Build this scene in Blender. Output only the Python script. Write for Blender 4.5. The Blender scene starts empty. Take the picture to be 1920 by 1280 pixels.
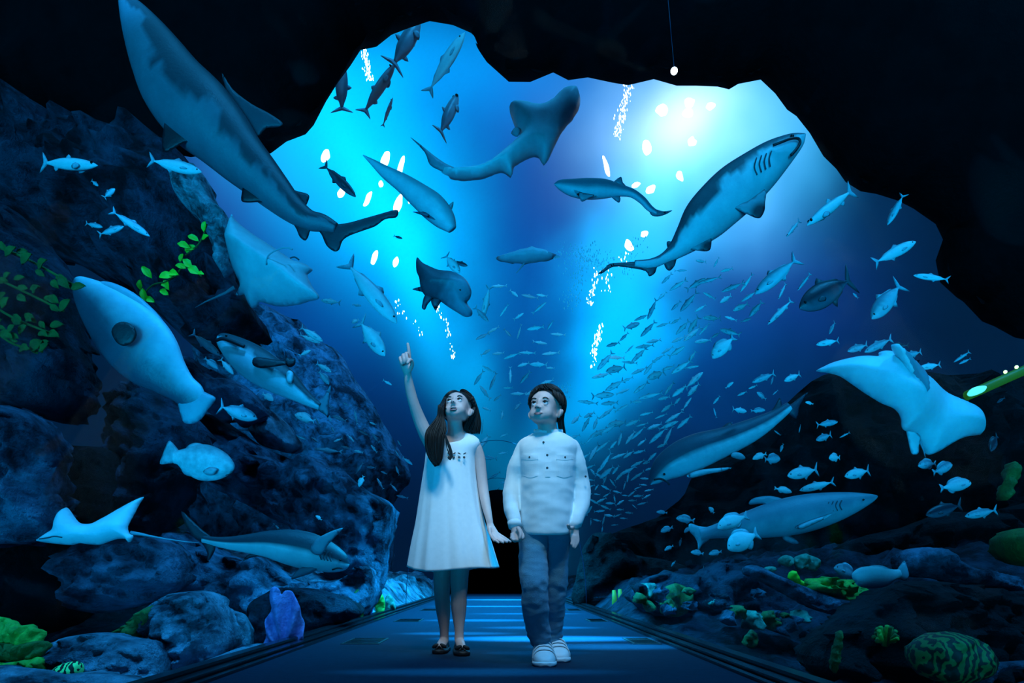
import bpy, math, random
from math import pi, sin, cos, sqrt
from mathutils import Vector, Matrix, noise, geometry, Euler
SC = bpy.context.scene
COL = SC.collection
FPX, CX, HY, CAMZ = 1300.0, 939.0, 1080.0, 0.40      # focal length in pixels, vanishing point, camera height

# ------------------------------------------------------------------ camera, exposure
cam_d = bpy.data.cameras.new('camera'); cam = bpy.data.objects.new('camera', cam_d); COL.objects.link(cam)
cam.location = (0, 0, CAMZ); cam.rotation_euler = (pi/2, 0, 0)
cam_d.sensor_width = 36; cam_d.lens = FPX/1920*36
cam_d.shift_x = (960-CX)/1920; cam_d.shift_y = (HY-640)/1920
cam_d.clip_start = 0.05; cam_d.clip_end = 300
SC.camera = cam
SC.view_settings.view_transform = 'Standard'; SC.view_settings.look = 'None'
SC.view_settings.exposure = 0; SC.view_settings.gamma = 1; SC.view_settings.use_curve_mapping = False
SC.cycles.use_denoising = True
SC.cycles.max_bounces = 6; SC.cycles.volume_bounces = 1; SC.cycles.transparent_max_bounces = 12
SC.cycles.sample_clamp_indirect = 3
SC.cycles.caustics_reflective = False; SC.cycles.caustics_refractive = False

def lin(c):
    return tuple(((x/255)/12.92 if x/255 <= .04045 else (((x/255)+.055)/1.055)**2.4) for x in c[:3])

# ------------------------------------------------------------------ world: light-filled water in every direction
world = bpy.data.worlds.new('water_light'); SC.world = world; world.use_nodes = True
wt = world.node_tree; wt.nodes.clear()
def wn(t, **k):
    n = wt.nodes.new(t)
    for a, b in k.items(): setattr(n, a, b)
    return n
def wm(op, a, b=None, c=None, clamp=False):
    n = wn('ShaderNodeMath', operation=op, use_clamp=clamp)
    for i, v in enumerate((a, b, c)):
        if v is None: continue
        if hasattr(v, 'links'): wt.links.new(v, n.inputs[i])
        else: n.inputs[i].default_value = v
    return n.outputs[0]
tc = wn('ShaderNodeTexCoord'); sx = wn('ShaderNodeSeparateXYZ'); wt.links.new(tc.outputs['Generated'], sx.inputs[0])
X, Y, Z = sx.outputs
ysafe = wm('MAXIMUM', Y, 0.03)
U = wm('DIVIDE', X, ysafe); V = wm('DIVIDE', Z, ysafe)
nz = wn('ShaderNodeTexNoise'); nz.inputs['Scale'].default_value = 5; nz.inputs['Detail'].default_value = 3
wt.links.new(tc.outputs['Generated'], nz.inputs['Vector'])
wob = wm('MULTIPLY', wm('SUBTRACT', nz.outputs['Fac'], 0.5), 0.16)
U2 = wm('ADD', U, wob); V2 = wm('ADD', V, wm('MULTIPLY', wob, -0.7))
acc = None
def glow(px, py, ax, ay, rot, col, k=1.0, power=1.0):
    """a soft pool of light in the water: elliptical, centred on a direction"""
    global acc
    u0, v0 = (px-CX)/FPX, (HY-py)/FPX; c, s = cos(math.radians(rot)), sin(math.radians(rot))
    du = wm('SUBTRACT', U2, u0); dv = wm('SUBTRACT', V2, v0)
    a = wm('MULTIPLY', wm('ADD', wm('MULTIPLY', du, c), wm('MULTIPLY', dv, s)), FPX/ax)
    b = wm('MULTIPLY', wm('SUBTRACT', wm('MULTIPLY', dv, c), wm('MULTIPLY', du, s)), FPX/ay)
    r2 = wm('ADD', wm('MULTIPLY', a, a), wm('MULTIPLY', b, b))
    if power != 1: r2 = wm('POWER', r2, power)
    w = wm('POWER', 2.718, wm('MULTIPLY', r2, -1.0))
    v = wn('ShaderNodeVectorMath', operation='SCALE'); v.inputs[0].default_value = [x*k for x in lin(col)]
    wt.links.new(w, v.inputs['Scale'])
    if acc is None: acc = v.outputs[0]
    else:
        ad = wn('ShaderNodeVectorMath', operation='ADD'); wt.links.new(acc, ad.inputs[0]); wt.links.new(v.outputs[0], ad.inputs[1]); acc = ad.outputs[0]
glow(985, 350, 540, 420, 0, (1, 60, 142), 1.0, 1.7)          # the whole body of water
glow(650, 290, 340, 175, -50, (0, 172, 228), 1.2, 1.4)         # left shaft
glow(800, 120, 200, 130, 0, (0, 138, 200), 0.8)
glow(775, 530, 330, 56, -64, (0, 165, 225), 0.9)
glow(570, 560, 180, 240, 0, (0, 60, 128), 0.5)
glow(1000, 150, 150, 120, 0, (0, 100, 172), 0.5)
glow(1350, 240, 215, 185, -25, (0, 172, 232), 1.1, 1.4)         # round the sun
glow(1296, 235, 80, 85, 0, (190, 170, 170), 1.0)
glow(1296, 235, 130, 135, 0, (120, 105, 100), 0.9)
glow(1296, 235, 180, 180, 0, (110, 130, 140), 0.8)
glow(1225, 490, 300, 98, 66, (0, 168, 228), 1.0, 1.3)         # right shaft
glow(1115, 710, 230, 66, 66, (0, 130, 195), 0.85)
glow(420, 340, 150, 150, 0, (26, 34, 100), 0.9)
glow(1480, 500, 220, 100, -45, (12, 26, 96), 0.45)
glow(1300, 620, 240, 190, 0, (0, 76, 150), 0.3)
# light from the surface straight overhead and a little from behind
up = wm('MULTIPLY', wm('SUBTRACT', Z, 0.68), 4.5, clamp=True)
v = wn('ShaderNodeVectorMath', operation='SCALE'); v.inputs[0].default_value = (0.02, 0.42, 0.95); wt.links.new(up, v.inputs['Scale'])
ad = wn('ShaderNodeVectorMath', operation='ADD'); wt.links.new(acc, ad.inputs[0]); wt.links.new(v.outputs[0], ad.inputs[1]); acc = ad.outputs[0]
ad = wn('ShaderNodeVectorMath', operation='ADD'); wt.links.new(acc, ad.inputs[0]); ad.inputs[1].default_value = lin((1, 10, 36)); acc = ad.outputs[0]
bg = wn('ShaderNodeBackground'); wt.links.new(acc, bg.inputs['Color']); bg.inputs['Strength'].default_value = 1.25
wo = wn('ShaderNodeOutputWorld'); wt.links.new(bg.outputs[0], wo.inputs['Surface'])

# ------------------------------------------------------------------ lamps
def spot(name, loc, target, energy, color, size=40, blend=.6, radius=.15):
    d = bpy.data.lights.new(name, 'SPOT'); d.energy = energy; d.color = color; d.spot_size = math.radians(size); d.spot_blend = blend; d.shadow_soft_size = radius
    o = bpy.data.objects.new(name, d); COL.objects.link(o); o.location = loc
    o.rotation_euler = (Vector(target)-Vector(loc)).to_track_quat('-Z', 'Y').to_euler(); return o
def area(name, loc, target, energy, color, sx_, sy_, spread=180):
    d = bpy.data.lights.new(name, 'AREA'); d.shape = 'RECTANGLE'; d.size = sx_; d.size_y = sy_; d.energy = energy; d.color = color; d.spread = math.radians(spread)
    o = bpy.data.objects.new(name, d); COL.objects.link(o); o.location = loc
    o.rotation_euler = (Vector(target)-Vector(loc)).to_track_quat('-Z', 'Y').to_euler(); return o

sun_d = bpy.data.lights.new('overhead_key', 'SUN'); sun_d.energy = 1.5; sun_d.color = (.02, .40, 1.0); sun_d.angle = math.radians(6)  # added key light from overhead behind the viewer, for highlights on tops
sun = bpy.data.objects.new('overhead_key', sun_d); COL.objects.link(sun); sun.location = (2, 0, 12)
sun.rotation_euler = (Vector((-.45, .30, -1))).to_track_quat('-Z', 'Y').to_euler()

fill_d = bpy.data.lights.new('front_fill', 'SUN'); fill_d.energy = 3.0; fill_d.color = (.002, .46, 1.0); fill_d.angle = math.radians(25)  # added frontal fill from behind the viewer, no real fixture
fill = bpy.data.objects.new('front_fill', fill_d); COL.objects.link(fill); fill.location = (0, -4, 1)
fill.rotation_euler = (Vector((.15, 1, .22))).to_track_quat('-Z', 'Y').to_euler()

# ------------------------------------------------------------------ materials
def mat(name, col, rough=.6, col2=None, scale=6, detail=6, bump=0, bscale=None, attr=False, metallic=0, spec=.5, emit=None, contrast=.5, sheen=0, sss=0, wave=None):
    m = bpy.data.materials.new(name); m.use_nodes = True; t = m.node_tree; n = t.nodes; b = n['Principled BSDF']
    b.inputs['Roughness'].default_value = rough; b.inputs['Metallic'].default_value = metallic; b.inputs['Specular IOR Level'].default_value = spec
    b.inputs['Base Color'].default_value = (*col, 1)
    if sheen: b.inputs['Sheen Weight'].default_value = sheen
    if sss:
        b.inputs['Subsurface Weight'].default_value = sss; b.inputs['Subsurface Radius'].default_value = (.02, .008, .004); b.inputs['Subsurface Scale'].default_value = .6
    tcn = n.new('ShaderNodeTexCoord')
    src = None
    if col2 is not None:
        nt = n.new('ShaderNodeTexNoise'); nt.inputs['Scale'].default_value = scale; nt.inputs['Detail'].default_value = detail; nt.inputs['Roughness'].default_value = .62
        t.links.new(tcn.outputs['Object'], nt.inputs['Vector'])
        r = n.new('ShaderNodeValToRGB'); r.color_ramp.elements[0].position = .5-contrast/2; r.color_ramp.elements[1].position = .5+contrast/2
        r.color_ramp.elements[0].color = (*col, 1); r.color_ramp.elements[1].color = (*col2, 1)
        t.links.new(nt.outputs['Fac'], r.inputs['Fac']); src = r.outputs['Color']
    if attr:
        a = n.new('ShaderNodeVertexColor'); a.layer_name = 'Col'
        if src is None: src = a.outputs['Color']
        else:
            mx = n.new('ShaderNodeMix'); mx.data_type = 'RGBA'; mx.blend_type = 'MULTIPLY'; mx.inputs['Factor'].default_value = 1
            t.links.new(src, mx.inputs['A']); t.links.new(a.outputs['Color'], mx.inputs['B']); src = mx.outputs['Result']
    if src is not None: t.links.new(src, b.inputs['Base Color'])
    if bump:
        nb = n.new('ShaderNodeTexNoise'); nb.inputs['Scale'].default_value = bscale or scale*3; nb.inputs['Detail'].default_value = 8; nb.inputs['Roughness'].default_value = .65
        t.links.new(tcn.outputs['Object'], nb.inputs['Vector'])
        bp = n.new('ShaderNodeBump'); bp.inputs['Strength'].default_value = bump; bp.inputs['Distance'].default_value = .05
        t.links.new(nb.outputs['Fac'], bp.inputs['Height']); t.links.new(bp.outputs[0], b.inputs['Normal'])
    if emit:
        b.inputs['Emission Color'].default_value = (*emit[:3], 1); b.inputs['Emission Strength'].default_value = emit[3]
    return m

# ------------------------------------------------------------------ mesh helpers
def P(px, py, D, dy=0.0):
    """the point seen at pixel (px,py) at distance D down the tunnel"""
    return Vector(((px-CX)/FPX*D, D+dy, CAMZ+(HY-py)/FPX*D))
def link(name, me, m=None, parent=None, smooth=True):
    o = bpy.data.objects.new(name, me); COL.objects.link(o)
    if m is not None:
        for mm in (m if isinstance(m, (list, tuple)) else [m]): me.materials.append(mm)
    if smooth and len(me.polygons): me.polygons.foreach_set('use_smooth', [True]*len(me.polygons))
    if parent is not None: o.parent = parent
    me.update(); return o
def mesh(name, vs, fs, m=None, parent=None, smooth=True, cols=None):
    me = bpy.data.meshes.new(name); me.from_pydata([tuple(v) for v in vs], [], fs)
    if cols is not None:
        ca = me.color_attributes.new('Col', 'FLOAT_COLOR', 'POINT')
        flat = []
        for c in cols: flat += [c[0], c[1], c[2], 1.0]
        ca.data.foreach_set('color', flat)
    return link(name, me, m, parent, smooth)
def tag(o, label=None, cat=None, group=None, kind=None):
    if label: o['label'] = label
    if cat: o['category'] = cat
    if group: o['group'] = group
    if kind: o['kind'] = kind
    return o
def thing(name, loc, label, cat, group=None):
    o = bpy.data.objects.new(name, None); COL.objects.link(o); o.location = loc; o.empty_display_size = .1
    return tag(o, label, cat, group)
def rebase(o, root):
    """make a world-space mesh a child of root without moving it"""
    o.parent = root; o.matrix_parent_inverse = Matrix.Identity(4)
    inv = Matrix.Translation(-root.location); o.data.transform(inv); return o
def center_origin(o):
    vs = [v.co for v in o.data.vertices]
    c = sum(vs, Vector())/len(vs); c.z = min(v.z for v in vs)
    o.data.transform(Matrix.Translation(-c)); o.location = c; return o
def catmull(pts, n=4, closed=True):
    out = []; N = len(pts); rng = range(N if closed else N-1)
    for i in rng:
        if closed: p0, p1, p2, p3 = pts[i-1], pts[i], pts[(i+1) % N], pts[(i+2) % N]
        else: p0, p1, p2, p3 = pts[max(i-1, 0)], pts[i], pts[i+1], pts[min(i+2, N-1)]
        for k in range(n):
            t = k/n
            out.append(tuple(.5*((2*b)+(-a+c)*t+(2*a-5*b+4*c-d)*t*t+(-a+3*b-3*c+d)*t**3) for a, b, c, d in zip(p0, p1, p2, p3)))
    if not closed: out.append(tuple(pts[-1]))
    return out
def pillow_data(outline, step, smooth=3, jitter=.2, seed=1):
    ol = catmull(outline, smooth) if smooth > 1 else list(outline)
    rnd = random.Random(seed)
    xs = [p[0] for p in ol]; ys = [p[1] for p in ol]; n = len(ol)
    segs = [(ol[i][0], ol[i][1], ol[(i+1) % n][0], ol[(i+1) % n][1]) for i in range(n)]
    def dist(x, y):
        best = 1e9
        for x0, y0, x1, y1 in segs:
            dx, dy = x1-x0, y1-y0; L = dx*dx+dy*dy
            t = 0 if L == 0 else max(0, min(1, ((x-x0)*dx+(y-y0)*dy)/L))
            d = (x-x0-t*dx)**2+(y-y0-t*dy)**2
            if d < best: best = d
        return sqrt(best)
    def inside(x, y):
        c = False
        for x0, y0, x1, y1 in segs:
            if (y0 > y) != (y1 > y) and x < (x1-x0)*(y-y0)/(y1-y0)+x0: c = not c
        return c
    pts = [Vector(p[:2]) for p in ol]
    y = min(ys)+step/2; row = 0
    while y < max(ys):
        x = min(xs)+(step/2 if row % 2 else 0)
        while x < max(xs):
            qx, qy = x+rnd.uniform(-jitter, jitter)*step, y+rnd.uniform(-jitter, jitter)*step
            if inside(qx, qy) and dist(qx, qy) > step*.35: pts.append(Vector((qx, qy)))
            x += step
        y += step*.87; row += 1
    vs, es, fs, *_ = geometry.delaunay_2d_cdt(pts, [(i, (i+1) % n) for i in range(n)], [list(range(n))], 1, 1e-4)
    ds = [dist(v.x, v.y) for v in vs]
    edge = [d < 1e-2 for d in ds]
    return vs, fs, ds, edge
def pillow(name, outline, D, thick, m, parent=None, step=6, R=None, smooth=3, bend=None, color=None, rough=0, rscale=1.0, back=1.0, seed=1, power=.5, skew=None):
    """a solid body with the given outline: thickness swells from the rim; bend(px,py) moves it in depth"""
    vs, fs, ds, edge = pillow_data(outline, step, smooth, seed=seed)
    R = R or max(ds) or 1
    V_, C_ = [], []; idx = [{}, {}]
    for s in (0, 1):
        for i, v in enumerate(vs):
            if s == 1 and edge[i]: idx[1][i] = idx[0][i]; continue
            q = min(1, ds[i]/R); h = thick*(1-(1-q)**2)**power
            b = bend(v.x, v.y) if bend else 0
            d = -h if s == 0 else h*back
            p = P(v.x, v.y, D); p.y += d+b
            if rough:
                nv = Vector((p.x, p.y, p.z))*rscale+Vector((seed*3.1, 0, seed*1.7))
                f = .9*noise.fractal(nv, .9, 2.1, 7)+.75*noise.ridged_multi_fractal(nv*1.6, .8, 2.1, 6, 1.0, 2.0)-.8
                f += 1.3*abs(noise.noise(nv*2.7))-.5*max(0, noise.noise(nv*4.1+Vector((9, 1, 2))))
                amt = rough*f*1.25
                nrm = noise.noise_vector(nv*1.5)
                p += Vector((nrm.x*.35, (-1 if s == 0 else 1), nrm.z*.35))*amt*(.55 if edge[i] else 1)
            idx[s][i] = len(V_); V_.append(p)
            C_.append(color(v.x, v.y, s, ds[i]) if color else (1, 1, 1))
    F_ = []
    for f in fs:
        a = [idx[0][i] for i in f]; b = [idx[1][i] for i in reversed(f)]
        F_.append(a)
        if set(a) != set(b): F_.append(b)
    # make faces point outward (front faces -y)
    o = mesh(name, V_, F_, m, None, True, C_)
    import bmesh
    bm = bmesh.new(); bm.from_mesh(o.data); bmesh.ops.recalc_face_normals(bm, faces=bm.faces); bm.to_mesh(o.data); bm.free()
    if parent is not None: rebase(o, parent)
    return o
def loft(name, rings, m, parent=None, cap=True, cols=None):
    """rings: lists of Vectors, all the same length"""
    V_, F_ = [], []; n = len(rings[0])
    for r in rings: V_ += r
    for i in range(len(rings)-1):
        for j in range(n):
            a, b = i*n+j, i*n+(j+1) % n; F_.append((a, b, b+n, a+n))
    C_ = [c for r in cols for c in r] if cols else None
    if cap:
        for k, rv in ((0, True), (len(rings)-1, False)):
            c = sum(rings[k], Vector())/n; V_.append(c); ci = len(V_)-1
            if C_: C_.append(cols[k][0])
            for j in range(n):
                a, b = k*n+j, k*n+(j+1) % n
                F_.append((b, a, ci) if rv else (a, b, ci))
    o = mesh(name, V_, F_, m, None, True, C_)
    if parent is not None: rebase(o, parent)
    return o
def tube_rings(pts, rads, n=10):
    pts = [Vector(p) for p in pts]; rings = []
    ref = Vector((0, -1, 0.01))
    for i, p in enumerate(pts):
        t = (pts[min(i+1, len(pts)-1)]-pts[max(i-1, 0)]).normalized()
        a = t.cross(ref)
        if a.length < 1e-3: a = t.cross(Vector((1, 0, 0)))
        a.normalize(); b = t.cross(a).normalized()
        r = rads[i] if isinstance(rads, (list, tuple)) else rads
        ra, rb = (r if isinstance(r, tuple) else (r, r))
        rings.append([p+a*cos(2*pi*k/n)*ra+b*sin(2*pi*k/n)*rb for k in range(n)])
    return rings
def tube(name, pts, rads, m, parent=None, n=8, cols=None): return loft(name, tube_rings(pts, rads, n), m, parent, True, cols)
def box(name, x0, x1, y0, y1, z0, z1, m, parent=None, bevel=0):
    import bmesh
    bm = bmesh.new(); bmesh.ops.create_cube(bm, size=1)
    for v in bm.verts: v.co = Vector((x0+(v.co.x+.5)*(x1-x0), y0+(v.co.y+.5)*(y1-y0), z0+(v.co.z+.5)*(z1-z0)))
    if bevel: bmesh.ops.bevel(bm, geom=list(bm.edges), offset=bevel, segments=2, affect='EDGES')
    me = bpy.data.meshes.new(name); bm.to_mesh(me); bm.free(); return link(name, me, m, parent, False)

# ------------------------------------------------------------------ the walkway and the tunnel
M_carpet = mat('carpet', lin((26, 42, 62)), .85, lin((16, 28, 46)), 26, 4, .25, 220, contrast=.6, spec=.12)
M_black = mat('black_rail', (.006, .007, .010), .22, spec=.6)
M_vent = mat('vent_metal', (.004, .005, .007), .5)
M_void = mat('dark_lining', (.003, .004, .006), .9, spec=.1)
fl = box('floor', -1.10, .97, -1.5, 15.8, -.06, 0, M_carpet); tag(fl, kind='structure')
for s, x0, x1, nm in ((-1, -1.27, -1.10, 'trim_1'), (1, .97, 1.15, 'trim_2')):
    t_ = thing(nm, ((x0+x1)/2, 0, 0), None, None); tag(t_, kind='structure')
    for a, b, z in ((0, .035, .012), (.045, .10, .024), (.108, .17, .04)):
        xa, xb = (x1-b, x1-a) if s < 0 else (x0+a, x0+b)
        rebase(box('rail', xa, xb, -1.5, 15.8, -.06, z, M_black, None, .003), t_)
n_v = 0
for k, D in enumerate((4.27, 6.27, 8.25, 10.3)):
    for s, x in ((-1, -.83), (1, .865)):
        w = .115 if s < 0 else .085
        g = thing('floor_vent', (x, D, 0), None, 'vent', 'dark vent plates let into the walkway edge')
        rebase(box('plate', x-w, x+w, D-.19, D+.19, -.002, .004, M_vent, None, .002), g)
        for q in range(6):
            rebase(box('slat', x-w+.015, x+w-.015, D-.16+q*.06, D-.14+q*.06, .004, .0065, M_black), g)
        tag(g, ('nearest', 'second nearest', 'third nearest', 'farthest')[k]+' dark rectangular vent in the blue walkway, on the '+('girl\'s side' if s < 0 else 'boy\'s side'))
# acrylic tunnel
def thin_glass(name):
    m = bpy.data.materials.new(name); m.use_nodes = True; t = m.node_tree; t.nodes.clear()
    tr = t.nodes.new('ShaderNodeBsdfTransparent'); gl = t.nodes.new('ShaderNodeBsdfGlossy'); gl.inputs['Roughness'].default_value = .03
    tr.inputs['Color'].default_value = (.97, .99, 1, 1)
    lw = t.nodes.new('ShaderNodeLayerWeight'); lw.inputs['Blend'].default_value = .5
    pw = t.nodes.new('ShaderNodeMath'); pw.operation = 'POWER'; pw.inputs[1].default_value = 5; t.links.new(lw.outputs['Facing'], pw.inputs[0])
    ma = t.nodes.new('ShaderNodeMath'); ma.operation = 'MULTIPLY_ADD'; ma.inputs[1].default_value = .12; ma.inputs[2].default_value = .008; t.links.new(pw.outputs[0], ma.inputs[0])
    mx = t.nodes.new('ShaderNodeMixShader'); o = t.nodes.new('ShaderNodeOutputMaterial')
    t.links.new(ma.outputs[0], mx.inputs[0]); t.links.new(tr.outputs[0], mx.inputs[1]); t.links.new(gl.outputs[0], mx.inputs[2]); t.links.new(mx.outputs[0], o.inputs[0])
    return m
M_glass = thin_glass('acrylic')
M_seam = mat('seam', lin((14, 52, 84)), .4)
def arc(y, a=0.0, n=40):
    return [Vector((-.06+(1.20+a)*-cos(pi*k/n), y, (2.2+a)*sin(pi*k/n))) for k in range(n+1)]
vs, fs = [], []
ys = [-1.5+i*.9 for i in range(20)]+[15.8]
ys = [y for y in ys if y <= 15.8]
for y in ys: vs += arc(y)
for i in range(len(ys)-1):
    for k in range(40): a = i*41+k; fs.append((a, a+1, a+42, a+41))
tag(mesh('window_1', vs, fs, M_glass), 'clear acrylic tunnel wall arching over the walkway', kind='structure')
for y in (9.1, 12.6):
    tag(tube('trim_3', arc(y, -.015), .0045, M_seam, None, 6), kind='structure')
# dark mouth at the far end
rings = []
for y, s in ((15.8, 1.08), (15.8, 1.0), (24, 1.0)):
    rings.append([Vector((-.06+1.22*s*-cos(pi*k/24), y, 2.22*s*sin(pi*k/24)-.02)) for k in range(25)]+[Vector((-.06+1.22*s*(1-2*k/9), y, -.03)) for k in range(1, 9)])
tag(loft('wall_back', rings[:2]+[[Vector((v.x, 24, v.z)) for v in rings[1]]]+[[Vector((-.06, 24, 1))]*len(rings[0])], M_void, None, False), kind='structure')

# ------------------------------------------------------------------ cave roof framing the water
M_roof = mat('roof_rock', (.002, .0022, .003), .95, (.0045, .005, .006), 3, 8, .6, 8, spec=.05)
rim = [(-60,168),(0,175),(40,185),(100,215),(160,245),(220,262),(270,270),(310,278),(360,279),(405,278),(450,274),(512,262),(540,245),(575,222),(592,212),(600,200),(620,172),(636,147),(650,118),(665,95),(690,72),(715,60),(745,35),(758,25),(770,30),(790,18),(820,10),(845,25),(870,33),(884,40),(885,60),(900,100),(912,118),(930,120),(958,138),(975,130),(1000,133),(1030,128),(1050,120),(1080,122),(1105,115),(1130,120),(1160,123),(1185,127),(1200,125),(1230,127),(1260,132),(1300,133),(1340,142),(1365,140),(1390,143),(1410,140),(1430,123),(1445,121),(1460,135),(1478,165),(1512,200),(1539,234),(1576,275),(1595,309),(1617,337),(1659,350),(1696,356),(1741,380),(1780,404),(1790,425),(1767,447),(1779,481),(1775,504),(1794,526),(1824,545),(1835,571),(1880,594),(1920,620),(2060,700),(2300,760),(2300,-620),(900,-620),(-500,-620),(-500,150)]
rr = []; rnd = random.Random(5)
for i in range(len(rim)):
    a, b = rim[i], rim[(i+1) % len(rim)]; L = math.dist(a, b); n = max(1, int(L/8)) if L < 400 else max(1, int(L/80))
    for k in range(n):
        t = k/n; j = 2.0 if L < 400 else 0; q_ = Vector((a[0]+(b[0]-a[0])*t, a[1]+(b[1]-a[1])*t, 0)); w_ = 0 if L >= 400 else 11*noise.fractal(q_*.035, .7, 2, 5)
        if w_: rr.append((q_.x+w_*.6+rnd.uniform(-1, 1), q_.y+w_+rnd.uniform(-1, 1))); continue
        rr.append((a[0]+(b[0]-a[0])*t+rnd.uniform(-j, j), a[1]+(b[1]-a[1])*t+rnd.uniform(-j, j)))
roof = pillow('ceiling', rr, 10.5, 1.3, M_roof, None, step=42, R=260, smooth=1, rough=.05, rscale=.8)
tag(roof, 'black craggy rock vault framing the water', kind='structure')

# ------------------------------------------------------------------ seabed and reef
rnd = random.Random(11)
def rockmat(name, a, b, c=None, scale=2.2, bump=.9):
    """two-tone rough reef rock: fractal patches, pits and crust"""
    m = mat(name, a, .85, b, scale, 10, bump, 8, spec=.2, contrast=.2)
    t = m.node_tree; n = t.nodes; bs = n['Principled BSDF']
    [x for x in n if x.type == 'BUMP'][0].inputs['Distance'].default_value = .22
    tcn = [x for x in n if x.type == 'TEX_COORD'][0]
    ramp = [x for x in n if x.type == 'VALTORGB'][0]
    vo = n.new('ShaderNodeTexVoronoi'); vo.inputs['Scale'].default_value = 5.5; vo.feature = 'F1'
    no = n.new('ShaderNodeTexNoise'); no.inputs['Scale'].default_value = 3; no.inputs['Detail'].default_value = 6
    t.links.new(tcn.outputs['Object'], no.inputs['Vector'])
    ad = n.new('ShaderNodeVectorMath'); ad.operation = 'MULTIPLY_ADD'; ad.inputs[1].default_value = (.5, .5, .5)
    t.links.new(no.outputs['Color'], ad.inputs[0]); t.links.new(tcn.outputs['Object'], ad.inputs[2]); t.links.new(ad.outputs[0], vo.inputs['Vector'])
    r2 = n.new('ShaderNodeValToRGB'); r2.color_ramp.elements[0].position = .05; r2.color_ramp.elements[1].position = .45
    r2.color_ramp.elements[0].color = (.18, .18, .2, 1); r2.color_ramp.elements[1].color = (1, 1, 1, 1); t.links.new(vo.outputs['Distance'], r2.inputs['Fac'])
    mx = n.new('ShaderNodeMix'); mx.data_type = 'RGBA'; mx.blend_type = 'MULTIPLY'; mx.inputs['Factor'].default_value = .8
    t.links.new(ramp.outputs['Color'], mx.inputs['A']); t.links.new(r2.outputs['Color'], mx.inputs['B']); t.links.new(mx.outputs['Result'], bs.inputs['Base Color'])
    return m
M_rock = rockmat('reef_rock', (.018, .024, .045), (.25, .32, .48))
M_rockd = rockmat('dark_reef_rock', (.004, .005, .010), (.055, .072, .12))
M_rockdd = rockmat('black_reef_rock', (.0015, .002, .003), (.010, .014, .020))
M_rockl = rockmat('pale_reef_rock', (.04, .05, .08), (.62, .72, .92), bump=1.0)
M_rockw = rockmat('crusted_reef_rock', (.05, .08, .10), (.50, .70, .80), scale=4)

def sst_(a, b, x):
    t = max(0, min(1, (x-a)/(b-a))); return t*t*(3-2*t)
def seabed(name, side, m):
    vs, fs = [], []; nx, ny = 70, 110
    x0 = 1.29 if side < 0 else 1.17
    for j in range(ny):
        y = 1.4+(j/(ny-1))**1.3*17
        for i in range(nx):
            a = (i/(nx-1)); x = x0+a**1.35*7.5
            q = Vector((x*.9+side*7, y*.9, 3))
            h = (.02+min(1, a*14)*(.45+.55*sst_(4, 9, y))*(.10*noise.fractal(q*1.6, 1, 2, 5)+.28*noise.ridged_multi_fractal(q*1.5, .8, 2.1, 6, 1, 2)*.6+.2*abs(noise.noise(q*2.3)))) + (.05+.13*sst_(4, 9, y))*max(0, x-x0)**.9
            z = -.03+max(0, h-.05)*min(1, a*9)-.34*(1-sst_(4.2, 8, y))*sst_(.02, .10, a)
            vs.append(Vector((side*x-.0, y, z)))
    for j in range(ny-1):
        for i in range(nx-1):
            k = j*nx+i; f = (k, k+1, k+nx+1, k+nx); fs.append(f if side > 0 else f[::-1])
    o = mesh(name, vs, fs, m, None, True); return tag(o, kind='structure')
seabed('ground_reef', -1, M_rockl); seabed('ground_reef', 1, M_rockd)

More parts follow.
